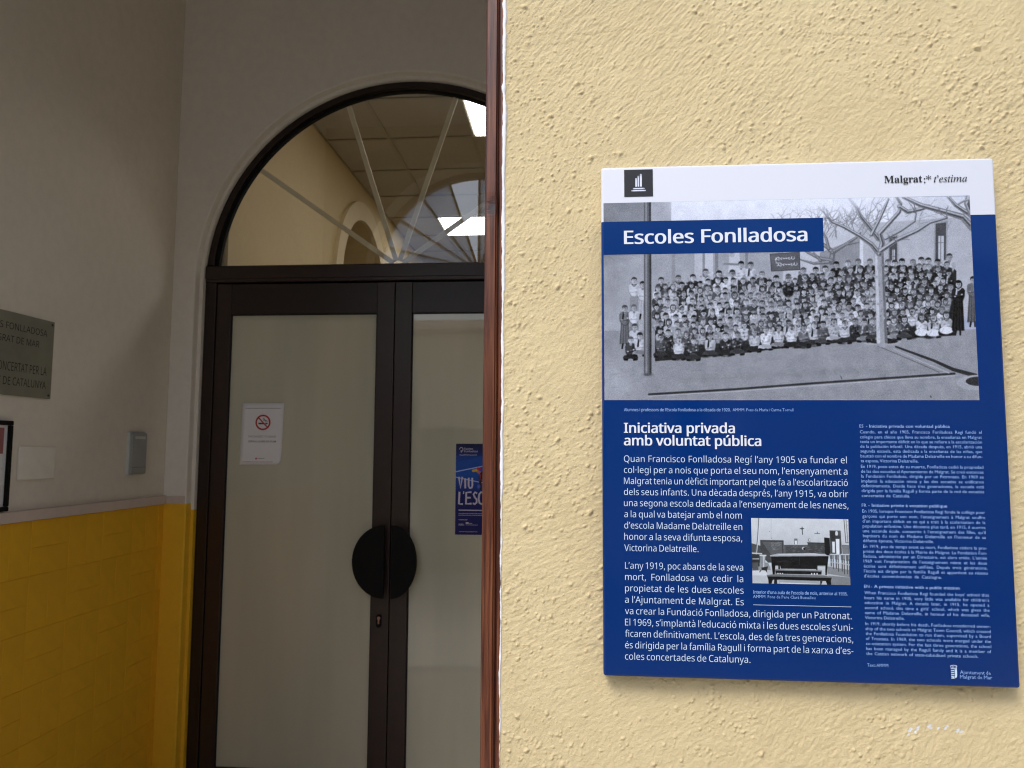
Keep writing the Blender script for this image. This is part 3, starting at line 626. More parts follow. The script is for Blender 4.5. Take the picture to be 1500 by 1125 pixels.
def render_grid(parent):
    """the trowelled, pimpled render coat round the panel as real relief"""
    st = .00125; x0, x1, z0, z1 = RX, .90, .88, 2.42
    nx = int((x1-x0)/st)+1; nz = int((z1-z0)/st)+1
    xs = x0+np.arange(nx)*st; zs = z0+np.arange(nz)*st; X, Z = np.meshgrid(xs, zs)
    def directional(ang, l, w, seed, pw=1.0):
        r = np.random.default_rng(seed); f = np.fft.rfft2(r.normal(0, 1, (nz, nx)))
        ky = np.fft.fftfreq(nz, st)[:, None]; kx = np.fft.rfftfreq(nx, st)[None]
        a = math.radians(ang); ka = kx*math.cos(a)+ky*math.sin(a); kb = -kx*math.sin(a)+ky*math.cos(a)
        h = np.fft.irfft2(f*np.exp(-2*PI*PI*((ka*l)**2+(kb*w)**2)), s=(nz, nx)); return h/h.std()
    def low(l, seed): return directional(0, l, l, seed)
    m1 = low(.13, 1)+.9*(Z-1.9)/.5; m2 = low(.10, 2)
    wa = 1/(1+np.exp(-2.2*m1)); wb = 1/(1+np.exp(-2.2*m2))
    H = (wa*directional(47, .0042, .00085, 3)+(1-wa)*(wb*directional(24, .0048, .0009, 4)+(1-wb)*directional(62, .0040, .0009, 5)))*.00024
    H += directional(38, .0030, .0016, 6)*.00017*(.5+wb)+directional(40, .0080, .0022, 16)*.00012*wb
    H += low(.0009, 7)*.00011+low(.0018, 17)*.00013*np.clip(low(.08, 8)*.5+.8, .1, 2)
    H += low(.04, 9)*.0006
    H *= .55+.45*np.clip((low(.09, 12)+1.4)/2, .15, 1.5)
    wear_shade = np.zeros((nz, nx, 2), np.float32)
    r = np.random.default_rng(21); dens = low(.05, 22); nb = 0
    while nb < 8500:
        bx, bz = r.uniform(x0, x1), r.uniform(z0, z1); i, j = int((bx-x0)/st), int((bz-z0)/st)
        if dens[min(j, nz-1), min(i, nx-1)] < r.normal(.1, .8): continue
        nb += 1; s = (abs(r.normal(0, .00045))+.00068)*(1 if nb % 3 else 1.3); h = s*r.uniform(.5, 1.5); e = r.uniform(1, 1.5); a = math.radians(r.normal(35, 25)); w = int(s*4*e/st)+2
        sl = (slice(max(0, j-w), min(nz, j+w+1)), slice(max(0, i-w), min(nx, i+w+1)))
        dx, dz = X[sl]-bx, Z[sl]-bz; p = (dx*math.cos(a)+dz*math.sin(a))/(s*e); q = (-dx*math.sin(a)+dz*math.cos(a))/s
        d2 = p*p+q*q; H[sl] += h*np.exp(-(d2/1.9)**1.35)-h*.22*np.exp(-((p-1.7)**2+(q+1.7)**2)/1.2)
        if r.uniform() < .45: wear_shade[sl][..., 1] = np.maximum(wear_shade[sl][..., 1], r.uniform(.2, .75)*np.exp(-((p-1.3)**2+(q+1.3)**2)/.9))  # shade spot painted at the foot of some pimples, away from the sun
    # hairline cracks near the top of the wall
    for pts in (((.335, 2.228), (.36, 2.224), (.385, 2.231), (.43, 2.226), (.48, 2.222), (.53, 2.219), (.60, 2.224)), ((.002, 2.246), (.03, 2.243), (.06, 2.248), (.10, 2.249)), ((-.04, 2.228), (-.005, 2.233), (.02, 2.231))):
        cx, cz = zip(*pts); zz = np.interp(xs, cx, cz)+.0016*np.interp(xs*400 % 40, range(41), r.normal(0, 1, 41))
        on = (xs > cx[0]) & (xs < cx[-1]); d = np.abs(Z-zz[None]); g = np.exp(-(d/.0011)**2)*on[None]; H -= .0006*g; wear_shade[..., 1] = np.maximum(wear_shade[..., 1], .3*g)
    # three nicks where the paint has come off to the white
    for bx, bz, n in ((.501, 1.139, 6), (.533, 1.137, 4), (.563, 1.140, 3)):
        for _ in range(n):
            ox, oz = bx+r.normal(0, .006), bz+r.normal(0, .0045); s = r.uniform(.0010, .0021); a = r.uniform(.3, 1.1)
            p = ((X-ox)*math.cos(a)+(Z-oz)*math.sin(a))/(s*1.7); q = (-(X-ox)*math.sin(a)+(Z-oz)*math.cos(a))/s; g = np.clip(1.6-(p*p+q*q), 0, 1); wear_shade[..., 0] = np.maximum(wear_shade[..., 0], g); H -= .0004*g
    H -= .0007*np.exp(-((Z-1.138)/.006)**2)*np.exp(-((X-.532)/.035)**2)*.3
    H *= np.clip((X-x0)/.006, .25, 1)
    n = nx*nz; co = np.empty((n+nz, 3), np.float32); co[:n, 0] = X.ravel(); co[:n, 1] = YF-H.ravel(); co[:n, 2] = Z.ravel()
    co[n:, 0] = x0; co[n:, 1] = YF+.012; co[n:, 2] = zs                     # returns back into the wall at the door
    J, I = np.meshgrid(np.arange(nz-1), np.arange(nx-1), indexing='ij')
    hid = (X[:-1, :-1] > .07) & (X[:-1, :-1] < .61) & (Z[:-1, :-1] > 1.25) & (Z[:-1, :-1] < 1.97)
    J, I = J[~hid], I[~hid]; a = J*nx+I; F = np.stack([a, a+1, a+nx+1, a+nx], 1)
    j = np.arange(nz-1); F = np.vstack([F, np.stack([n+j, j*nx, (j+1)*nx, n+j+1], 1)])
    me = bpy.data.meshes.new('render_coat'); me.vertices.add(len(co)); me.vertices.foreach_set('co', co.ravel())
    me.loops.add(F.size); me.loops.foreach_set('vertex_index', F.ravel().astype(np.int32))
    me.polygons.add(len(F)); me.polygons.foreach_set('loop_start', np.arange(0, F.size, 4, dtype=np.int32))
    me.polygons.foreach_set('loop_total', np.full(len(F), 4, np.int32)); me.update(calc_edges=True)
    at = me.color_attributes.new('wear_shade', 'FLOAT_COLOR', 'POINT'); c = np.zeros((n+nz, 4), np.float32); c[:n, :2] = wear_shade.reshape(-1, 2); c[:, 3] = 1
    at.data.foreach_set('color', c.ravel())
    return link('render_coat', me, M['stucco'], parent, smooth=True)

fw = thing('facade_wall', 'rough yellow stucco wall of the street front, carrying the blue information panel', 'wall', (.5, YF, ZS))
bm = bmesh.new()
A = arc(CXS, FAN_Z, FAN_R, 0, 180, 40)
prism(bm, [(-7, ZS), (-7, 6.4), (6, 6.4), (6, ZS), (RX, ZS), (RX, FAN_Z)]+A+[(LX, FAN_Z), (LX, ZS)], YF+.0085, 1.56)
bm_obj('wall_block', bm, M['stucco'], fw)
render_grid(fw)

# white filler squeezed between the frame and the render
def filler():
    bm = bmesh.new(); rnd = random.Random(3); rows = []; z = ZS; wl = wr = 0
    n = int((3.0-ZS)/.004)
    for i in range(n):
        z = ZS+i*.004
        t = max(0, min(1, (z-1.0)/1.3))
        wl = wl*.86+rnd.gauss(0, .00032); wr = wr*.90+rnd.gauss(0, .00035)
        half = .0013+.0015*t
        blob = sum(a*math.exp(-((z-b)/c)**2) for a, b, c in ((.0022, 2.302, .006), (.0028, 2.156, .007), (.0016, 2.08, .01), (.0010, 1.93, .02), (.0012, 2.24, .01)))
        c = -.1192+.0004*t
        xl = c-half+wl-blob*.9; xr = c+half+wr+blob*.2
        rows.append([bm.verts.new((x, y, z)) for x, y in ((xl, YF+.010), (xl+.0003, YF-.0006), ((xl+xr)/2, YF-.0022-blob*.4+rnd.gauss(0, .0002)), (xr-.0003, YF-.0012), (xr+.0004, YF+.004))])
    for a, b in zip(rows, rows[1:]):
        for k in range(4): bm.faces.new((a[k], a[k+1], b[k+1], b[k]))
    return bm

sdoor = thing('street_door_frame', 'varnished reddish brown timber door frame at the edge of the yellow wall', 'door frame', (CXS, YF, ZV))
def jamb(s):
    """moulded jamb; s = 1 is the one beside the yellow wall"""
    X0 = lambda x: x if s > 0 else RX+LX-x
    prof = [(-.1505, YF+.085), (-.1505, YF+.006), (-.1495, YF+.003), (-.1475, YF+.0015), (-.1325, YF+.0015), (-.1315, YF+.0035), (-.1300, YF+.0010), (-.1285, YF+.0035), (-.1278, YF+.008),
            (-.1262, YF+.008), (-.1258, YF+.0035), (-.1248, YF+.0025), (-.1205, YF+.0025), (-.1185, YF+.004), (-.1185, YF+.085)]
    bm = bmesh.new(); rnd = random.Random(4); nz_ = 160; rows = []
    for i in range(nz_+1):
        z = ZV+(2.96-ZV)*i/nz_; w = rnd.gauss(0, .00004); dent = .0022*math.exp(-((z-1.953)/.016)**2)
        rows.append([bm.verts.new((X0(x+(w if k in (1, 2) else 0)), y+(dent*rnd.uniform(.3, 1) if 2 < k < 9 else 0), z)) for k, (x, y) in enumerate(prof)])
    for a, b in zip(rows, rows[1:]):
        for k in range(len(prof)-1): bm.faces.new((a[k], a[k+1], b[k+1], b[k]))
    bm.faces.new(rows[0]); bm.faces.new(rows[-1]); return bm
for s in (1, -1): bm_obj('jamb', jamb(s), M['wood'], sdoor)
bm_obj('filler_bead', filler(), M['filler'], sdoor, smooth=True)
boxobj('transom', (CXS-FAN_R+.01, CXS+FAN_R-.01, YF+.012, YF+.085, 2.962, 3.035), M['wood'], sdoor, .004)
bm = bmesh.new(); ring(bm, CXS, 2.962, FAN_R-.055, FAN_R-.002, YF+.05, YF+.11, 4.8, 175.2, 60); bm_obj('arched_rim', bm, M['wood'], sdoor)
fz = 2.965
for k in range(10):
    a0, a1 = 18*k, 18*(k+1); bm = bmesh.new(); r0, r1 = .10, FAN_R-.058
    prism(bm, [(x, max(z, 3.037)) for x, z in arc(CXS, fz, r1, a0+.01, a1-.01, 8)+arc(CXS, fz, r0, a1-.01, a0+.01, 3)], YF+.075, YF+.080)
    bm_obj('fanlight_pane', bm, M['thinglass'] if k == 5 else M['pattern'], sdoor)
for k in range(1, 10):
    a = math.radians(18*k); c, s_ = math.cos(a), math.sin(a); bm = bmesh.new(); w = .011
    p = [(CXS+r*c-q*s_*w, fz+r*s_+q*c*w) for r, q in ((.04, -1), (FAN_R-.05, -1), (FAN_R-.05, 1), (.04, 1))]
    prism(bm, [(x, max(z, 3.036)) for x, z in p], YF+.058, YF+.073); bm_obj('radial_bar', bm, M['iron'], sdoor)

# ------------------------------------------------------------------ ground and street
def struct(name, o): o['kind'] = 'structure'; return o
bm = bmesh.new(); box(bm, -7, 6, -4.2, YF+.005, ZS-.1, ZS); struct('', bm_obj('pavement', bm, M['paving']))
bm = bmesh.new(); box(bm, -300, 300, -300, 300, ZS-.6, ZS-.12); struct('', bm_obj('ground', bm, M['road']))
bm = bmesh.new(); box(bm, LX, RX, YF+.006, 1.564, ZS+.001, ZV-.004, bev=.004); tag(bm_obj('doorstep', bm, M['kerb']), 'grey granite step under the timber frame of the street doorway', 'step')

# low ochre house and garden wall across the street (they light and mirror in the glass and the glossy panel)
hs = thing('street_house', 'plain ochre house across the street, reflected in the door glass', 'house', (-2.5, -4.2, ZS))
bm = bmesh.new(); prism(bm, [(-7, ZS), (-7, 3.35), (1.15, 3.35), (1.15, ZS)], -8, -4.2); bm_obj('wall', bm, M['house'], hs)
bm = bmesh.new(); prism_x(bm, [(-4.0, 3.352), (-4.0, 3.40), (-6.1, 3.9), (-8.2, 3.40), (-8.2, 3.352)], -7.1, 1.25); bm_obj('roof', bm, M['roof'], hs)
for x in (-5.6, -3.4, -.4):
    f = boxobj('window', (x-.5, x+.5, -4.197, -4.15, .85, 2.35), M['white'], hs, .004)
    boxobj('pane', (x-.42, x+.42, -4.147, -4.14, .93, 2.27), M['thinglass'], f)
    for q in (-1, 1): boxobj('shutter', (x+q*.76-.24, x+q*.76+.24, -4.196, -4.16, .85, 2.35), M['shutter'], hs, .004)
boxobj('door', (-2.35, -1.45, -4.197, -4.16, ZS, 1.9), M['shutter'], hs, .004)
tag(boxobj('garden_wall', (1.16, 2.75, -4.45, -4.2, ZS, 2.9), M['gardenw'], None, .01), 'low grey garden wall across the street beside the ochre house', 'wall')
h2 = thing('street_house', 'plain house across the street beyond the grey garden wall', 'house', (4.5, -4.2, ZS))
bm = bmesh.new(); prism(bm, [(2.76, ZS), (2.76, 4.0), (7, 4.0), (7, ZS)], -8, -4.2); bm_obj('wall', bm, M['house'], h2)
bm = bmesh.new(); prism_x(bm, [(-4.0, 4.002), (-4.0, 4.05), (-6.1, 4.5), (-8.2, 4.05), (-8.2, 4.002)], 2.70, 7.1); bm_obj('roof', bm, M['roof'], h2)

# ------------------------------------------------------------------ information panel
PO = Vector((.0405, YF-.026, 1.2125)); PW, PH = .6005, .7925
panel = thing('information_panel', 'blue and white school information panel with a group photograph, on the yellow wall', 'panel', tuple(PO))
bm = bmesh.new(); box(bm, PO.x, PO.x+PW, PO.y, PO.y+.024, PO.z, PO.z+PH)
es = [e for e in bm.edges]
bmesh.ops.bevel(bm, geom=es, offset=.0042, segments=4, affect='EDGES', profile=.5)
body = bm_obj('panel_body', bm, panel_mat((.0010, .027, .160), .7030), panel, smooth=True)
_f = PO.y
def P_(d=.0004): return Vector((PO.x, _f-d, PO.z))
sheet('group_photograph', P_(.0003), .0035, .5620, .4185, .7335, print_mat('group_photo', draw_group_photo()), panel)
sheet('classroom_photograph', P_(.0003), .2235, .3660, .1425, .2395, print_mat('classroom_photo', draw_classroom()), panel)
L = Letters(P_(.0006)); L.rect(.0030, .3425, .6495, .7028); L.build('title_band', M['band'], panel)
L = Letters(P_(.0006)); L.rect(.0365, .0817, .7430, .7872); L.build('emblem_square', M['nblack'], panel)
L = Letters(P_(.0010))
ex = lambda x: .0365+(x-167)/203*.0452; ez = lambda y: .7872-(y-90)/195*.0442
for xa, xb, ya, yb in ((246, 257, 157, 214), (262, 273, 141, 214), (279, 292, 128, 214), (233, 307, 223, 232), (222, 316, 238, 247)): L.rect(ex(xa), ex(xb), ez(yb), ez(ya))
for xc, yc, r in ((251.5, 157, 5.5), (267.5, 141, 5.5), (285.5, 128, 6.5), (233, 227.5, 4.5), (307, 227.5, 4.5), (222, 242.5, 4.5), (316, 242.5, 4.5)):
    L.poly([(ex(xc)+.000223*r*math.cos(t*PI/6), ez(yc)+.000223*r*math.sin(t*PI/6)) for t in range(12)])
L.build('column_emblem', M['white'], panel)
LINES = [
    ('body', 0.033, 0.3663, 0.3228, 'Quan Francisco Fonlladosa Regí l’any 1905 va fundar el'),
    ('body', 0.0329, 0.3667, 0.3058, 'col·legi per a nois que porta el seu nom, l’ensenyament a'),
    ('body', 0.0328, 0.3667, 0.2889, 'Malgrat tenia un dèficit important pel que fa a l’escolarització'),
    ('body', 0.0327, 0.3667, 0.2721, 'dels seus infants. Una dècada després, l’any 1915, va obrir'),
    ('body', 0.0325, 0.3666, 0.2552, 'una segona escola dedicada a l’ensenyament de les nenes,'),
    ('body', 0.0329, 0.2096, 0.2383, 'a la qual va batejar amb el nom'),
    ('body', 0.0328, 0.2098, 0.2212, 'd’escola Madame Delatreille en'),
    ('body', 0.0327, 0.2094, 0.2042, 'honor a la seva difunta esposa,'),
    ('body', 0.0326, 0.1441, 0.1872, 'Victorina Delatreille.'),
    ('body', 0.0335, 0.2099, 0.1607, 'L’any 1919, poc abans de la seva'),
    ('body', 0.0334, 0.2097, 0.1437, 'mort, Fonlladosa va cedir la'),
    ('body', 0.0333, 0.2099, 0.1267, 'propietat de les dues escoles'),
    ('body', 0.0331, 0.2098, 0.1097, 'a l’Ajuntament de Malgrat. Es'),
    ('body', 0.033, 0.366, 0.0928, 'va crear la Fundació Fonlladosa, dirigida per un Patronat.'),
    ('body', 0.0329, 0.3674, 0.076, 'El 1969, s’implantà l’educació mixta i les dues escoles s’uni-'),
    ('body', 0.0328, 0.3672, 0.0592, 'ficaren definitivament. L’escola, des de fa tres generacions,'),
    ('body', 0.0327, 0.3669, 0.0424, 'és dirigida per la família Ragull i forma part de la xarxa d’es-'),
    ('body', 0.0325, 0.2178, 0.0257, 'coles concertades de Catalunya.'),
    ('head', 0.0331, 0.2019, 0.3678, 'Iniciativa privada'),
    ('head', 0.033, 0.2409, 0.3484, 'amb voluntat pública'),
    ('title', 0.0355, 0.3181, 0.6663, 'Escoles Fonlladosa'),
    ('capb', 0.0336, 0.1959, 0.4012, 'Alumnes i professors de l’Escola Fonlladosa a la dècada de 1920.'),
    ('cap', 0.199, 0.2899, 0.4013, 'AMMM. Fons de Maria i Carme Torrell'),
    ('capb', 0.2239, 0.3613, 0.1274, 'Interior d’una aula de l’escola de nois, anterior al 1935.'),
    ('cap', 0.2237, 0.3145, 0.1209, 'AMMM. Fons de Pere Clarà Bussalleu'),
    ('small', 0.3866, 0.3979, 0.3769, 'ES -'),
    ('smallb', 0.4009, 0.5174, 0.3768, 'Iniciativa privada con voluntad pública'),
    ('small', 0.3869, 0.5627, 0.3681, 'Cuando, en el año 1905, Francisco Fonlladosa Regí fundó el'),
    ('small', 0.3869, 0.5626, 0.3605, 'colegio para chicos que lleva su nombre, la enseñanza en Malgrat'),
    ('small', 0.3868, 0.5625, 0.3535, 'tenía un importante déficit en lo que se refiere a la escolarización'),
    ('small', 0.3868, 0.5623, 0.3463, 'de la población infantil. Una década después, en 1915, abrió una'),
    ('small', 0.3868, 0.5622, 0.3393, 'segunda escuela, esta dedicada a la enseñanza de las niñas, que'),
    ('small', 0.3867, 0.5621, 0.3319, 'bautizó con el nombre de Madame Delatreille en honor a su difun-'),
    ('small', 0.3867, 0.4703, 0.3247, 'ta esposa, Victorina Delatreille.'),
    ('small', 0.3867, 0.5627, 0.3162, 'En 1919, poco antes de su muerte, Fonlladosa cedió la propiedad'),
    ('small', 0.3866, 0.5626, 0.3089, 'de las dos escuelas al Ayuntamiento de Malgrat. Se creó entonces'),
    ('small', 0.3866, 0.5624, 0.3017, 'la Fundación Fonlladosa, dirigida por un Patronato. En 1969 se'),
    ('small', 0.3866, 0.5623, 0.2944, 'implantó la educación mixta y las dos escuelas se unificaron'),
    ('small', 0.3865, 0.5622, 0.2873, 'definitivamente. Desde hace tres generaciones, la escuela está'),
    ('small', 0.3865, 0.562, 0.28, 'dirigida por la familia Ragull y forma parte de la red de escuelas'),
    ('small', 0.3864, 0.456, 0.2727, 'concertadas de Cataluña.'),
    ('small', 0.386, 0.3973, 0.2583, 'FR -'),
    ('smallb', 0.4005, 0.5087, 0.2584, 'Initiative privée à vocation publique'),
    ('small', 0.3865, 0.5621, 0.2497, 'En 1905, lorsque Francisco Fonlladosa Regí fonde le collège pour'),
    ('small', 0.3864, 0.5619, 0.2422, 'garçons qui porte son nom, l’enseignement à Malgrat souffre'),
    ('small', 0.3864, 0.5618, 0.2349, 'd’un important déficit en ce qui a trait à la scolarisation de la'),
    ('small', 0.3863, 0.5616, 0.2276, 'population enfantine. Une décennie plus tard, en 1915, il ouvrira'),
    ('small', 0.3863, 0.5615, 0.2204, 'une seconde école, consacrée à l’enseignement des filles, qu’il'),
    ('small', 0.3862, 0.5614, 0.2132, 'baptisera du nom de Madame Delatreille en l’honneur de sa'),
    ('small', 0.3862, 0.4875, 0.206, 'défunte épouse, Victorina Delatreille.'),
    ('small', 0.3861, 0.5621, 0.1976, 'En 1919, peu de temps avant sa mort, Fonlladosa cèdera la pro-'),
    ('small', 0.386, 0.5619, 0.1903, 'priété des deux écoles à la Mairie de Malgrat. La Fondation Fon-'),
    ('small', 0.386, 0.5618, 0.1832, 'lladosa, administrée par un Directoire, est alors créée. L’année'),
    ('small', 0.386, 0.5617, 0.1759, '1969 voit l’implantation de l’enseignement mixte et les deux'),
    ('small', 0.3859, 0.5615, 0.1687, 'écoles sont définitivement unifiées. Depuis trois générations,'),
    ('small', 0.3859, 0.5614, 0.1615, 'l’école est dirigée par la famille Ragull et appartient au réseau'),
    ('small', 0.3858, 0.4965, 0.1542, 'd’écoles conventionnées de Catalogne.'),
    ('small', 0.3854, 0.3967, 0.1389, 'EN -'),
    ('smallb', 0.3996, 0.521, 0.1391, 'A private initiative with a public mission'),
    ('small', 0.3855, 0.5621, 0.1298, 'When Francisco Fonlladosa Regí founded the boys’ school that'),
    ('small', 0.3854, 0.562, 0.1225, 'bears his name in 1905, very little was available for children’s'),
    ('small', 0.3854, 0.5618, 0.1154, 'education in Malgrat. A decade later, in 1915, he opened a'),
    ('small', 0.3853, 0.5617, 0.1081, 'second school, this time a girls’ school, which was given the'),
    ('small', 0.3853, 0.5615, 0.1009, 'name of Madame Delatreille, in honour of his deceased wife,'),
    ('small', 0.3852, 0.4414, 0.0937, 'Victorina Delatreille.'),
    ('small', 0.3854, 0.5621, 0.0849, 'In 1919, shortly before his death, Fonlladosa transferred owner-'),
    ('small', 0.3854, 0.562, 0.0777, 'ship of the two schools to Malgrat Town Council, which created'),
    ('small', 0.3853, 0.5618, 0.0706, 'the Fonlladosa Foundation to run them, supervised by a Board'),
    ('small', 0.3853, 0.5617, 0.0635, 'of Trustees. In 1969, the two schools were merged under the'),
    ('small', 0.3853, 0.5616, 0.0563, 'co-education system. For the last three generations, the school'),
    ('small', 0.3852, 0.5614, 0.0491, 'has been managed by the Ragull family and it is a member of'),
    ('small', 0.3852, 0.543, 0.0419, 'the Catalan network of state-subsidised private schools.'),
    ('small', 0.386, 0.4158, 0.0253, 'Text: AMMM'),
    ('logo', 0.5164, 0.5591, 0.0186, 'Ajuntament de'),
    ('logo', 0.5161, 0.5609, 0.0121, 'Malgrat de Mar'),
    ('serb', 0.4364, 0.493, 0.7561, 'Malgrat'),
    ('serb', 0.4953, 0.5065, 0.7549, ':*'),
    ('seri', 0.5102, 0.5593, 0.7553, 't’estima'),
]

GROUPS = {'title': ('title_lettering', 'white'), 'head': ('heading_lettering', 'white'), 'body': ('catalan_text', 'pale'), 'cap': ('caption_lettering', 'small'),
          'small': ('translation_text', 'small'), 'logo': ('council_lettering', 'small'), 'ser': ('header_lettering', 'nblack')}
STY = dict(title=(.0212, .030, 4, 'sans', 1), head=(.0152, .030, 3, 'sans', .95), body=(.0100, -.006, 2, 'sans', .93), capb=(.0046, .014, 1, 'sans', .95), cap=(.0045, .0, 1, 'light', .92),
           small=(.0046, .0, 2, 'light', 1.0), smallb=(.0046, .010, 1, 'light', .97), logo=(.0052, .0, 1, 'light', 1), serb=(.0110, .004, 3, 'serb', 1), seri=(.0110, .003, 3, 'seri', 1))
def mathstyle(t, bold):
    o = ''
    for ch in t:
        if 'A' <= ch <= 'Z': o += chr((0x1D400 if bold else 0x1D434)+ord(ch)-65)
        elif 'a' <= ch <= 'z': o += chr((0x1D41A if bold else 0x1D44E)+ord(ch)-97)
        else: o += ch
    return o
buckets = {}
for cls, u0, u1, v, t in LINES:
    key = {'capb': 'cap', 'smallb': 'small', 'serb': 'ser', 'seri': 'ser'}.get(cls, cls)
    if key == 'cap': key = ('cap', v > .3)
    if key == 'small': key = ('small', 0 if v > .27 else 1 if v > .13 else 2 if v > .03 else 3)
    Lb = buckets.setdefault(key, Letters(P_(.0010)))
    cap, off, res, font, xs = STY[cls]
    if font in ('serb', 'seri'): t = mathstyle(t, font == 'serb')
    Lb.line(t, u0, u1, v, cap, off, res, font, cls not in ('title', 'head', 'capb', 'smallb'), xs)
L = Letters(P_(.0010)); L.rect(.2235, .3660, .1105, .1111); L.build('thin_rule', M['pale'], panel)
for k, Lb in buckets.items():
    n_, m_ = GROUPS[k[0] if isinstance(k, tuple) else k]; Lb.build(n_, M[m_], panel)
# the council's small striped crest under its crown
L = Letters(P_(.0010)); cx0, cx1, cz0, cz1 = .5035, .5125, .0118, .0250
for i in range(5): z = cz1-.0012-i*.0027; L.rect(cx0+.0003, cx0+.0050, z-.0013, z)
L.poly([(cx0+.0056, cz0+.0004), (cx1-.0008, cz0+.0018), (cx1-.0002, cz0+.005), (cx1-.0002, cz1), (cx0+.0056, cz1)])
L.poly([(cx0+.0006, cz0+.0022), (cx0+.0050, cz0+.0003), (cx0+.0050, cz0+.0016), (cx0+.0006, cz0+.0034)])
L.stroke([(cx0+.0002, cz1+.0012), (cx0+.0045, cz1+.0006), (cx1-.0002, cz1+.0012)], .0009)
L.stroke([(cx0-.0004, cz1+.0040), (cx0+.0010, cz1+.0052), (cx0+.0045, cz1+.0058), (cx1-.001, cz1+.0052), (cx1+.0004, cz1+.0040)], .0007)
for x in (.0008, .0027, .0045, .0063, .0082): L.stroke([(cx0+x, cz1+.0016), (cx0+x+(x-.0045)*.12, cz1+.0042)], .0006)
L.build('council_crest', M['pale'], panel)

# ------------------------------------------------------------------ vestibule shell
YW = 3.58                         # face of the wall that holds the glazed door
YD = 3.65                         # face of the door frame
XL = -1.99                        # face of the left wall
XR = .62
DCX, DCZ, DR = -.838, 2.385, 1.037
bm = bmesh.new(); box(bm, XL-.3, XR+.3, 1.565, YD+.07, ZV-.2, ZV); struct('', bm_obj('vestibule_floor', bm, M['floor']))
bm = bmesh.new(); box(bm, XL-.3, XR+.3, 1.561, YD+.045, ZC, ZC+.2); struct('', bm_obj('vestibule_ceiling', bm, M['ceilp']))

dw = thing('door_wall', 'cream plaster wall with a yellow painted lower band around the arched glazed door', 'wall', (DCX, YW, ZV))
bm = bmesh.new()
prism(bm, [(XL+.001, ZV), (XL+.001, ZC), (XR, ZC), (XR, ZV), (DCX+DR, ZV), (DCX+DR, DCZ)]+arc(DCX, DCZ, DR, 0, 180, 96)[1:-1]+[(DCX-DR, DCZ), (DCX-DR, ZV)], YW, YD+.045)
es = [e for e in bm.edges if all(abs(v.co.y-YW) < 1e-5 for v in e.verts) and len(e.link_faces) == 2 and abs(e.calc_face_angle(0)) > .8 and all(abs(math.hypot(v.co.x-DCX, max(v.co.z-DCZ, 0))-DR) < 1e-3 for v in e.verts)]
bmesh.ops.bevel(bm, geom=es, offset=.007, segments=3, affect='EDGES', profile=.5)
bm_obj('plaster', bm, M['cream_lit'], dw)
bm = bmesh.new()           # slim plaster fillet between reveal and frame
r0, r1 = DR-.017, DR+.004
A1 = arc(DCX, DCZ, r1, 0, 180, 96); A0 = arc(DCX, DCZ, r0, 180, 0, 96)
prism(bm, [(DCX+r1, 1.26)]+A1+[(DCX-r1, 1.26), (DCX-r0, 1.26)]+A0+[(DCX+r0, 1.26)], YD-.022, YD+.02); bm_obj('reveal_fillet', bm, M['cream_lit'], dw)
for s in (-1, 1):
    a, b = sorted((DCX+s*r0, DCX+s*r1)); boxobj('reveal_fillet', (a, b, YD-.022, YD+.02, ZV+.001, 1.259), M['yellow_lit'], dw)
    xa, xb = (XL+.002, DCX-DR) if s < 0 else (DCX+DR, XR-.002)
    # painted band: a skin 2 mm proud that also turns into the reveal
    bm = bmesh.new()
    if s < 0: pts = [(xa, YW-.002), (xb-.004, YW-.002), (xb+.002, YW+.004), (xb+.002, YD-.0225), (xb-.02, YD-.0225), (xb-.02, YW+.02), (xa, YW+.02)]
    else: pts = [(xb, YW-.002), (xa+.004, YW-.002), (xa-.002, YW+.004), (xa-.002, YD-.0225), (xa+.02, YD-.0225), (xa+.02, YW+.02), (xb, YW+.02)]
    a_ = [bm.verts.new((x, y, ZV+.002)) for x, y in pts]; b_ = [bm.verts.new((x, y, 1.290)) for x, y in pts]; n = len(pts)
    for i in range(n): bm.faces.new((a_[i], a_[(i+1) % n], b_[(i+1) % n], b_[i]))
    bmesh.ops.triangulate(bm, faces=[bm.faces.new(a_), bm.faces.new(b_)]); bm_obj('painted_band', bm, M['yellow_lit'], dw)
    boxobj('ledge', (xa, xb-.006*(-s if s < 0 else 1) if s < 0 else xb, YW-.007, YW+.01, 1.2905, 1.327), M['ledge'], dw, .002) if s < 0 else boxobj('ledge', (xa+.006, xb, YW-.007, YW+.01, 1.2905, 1.327), M['ledge'], dw, .002)

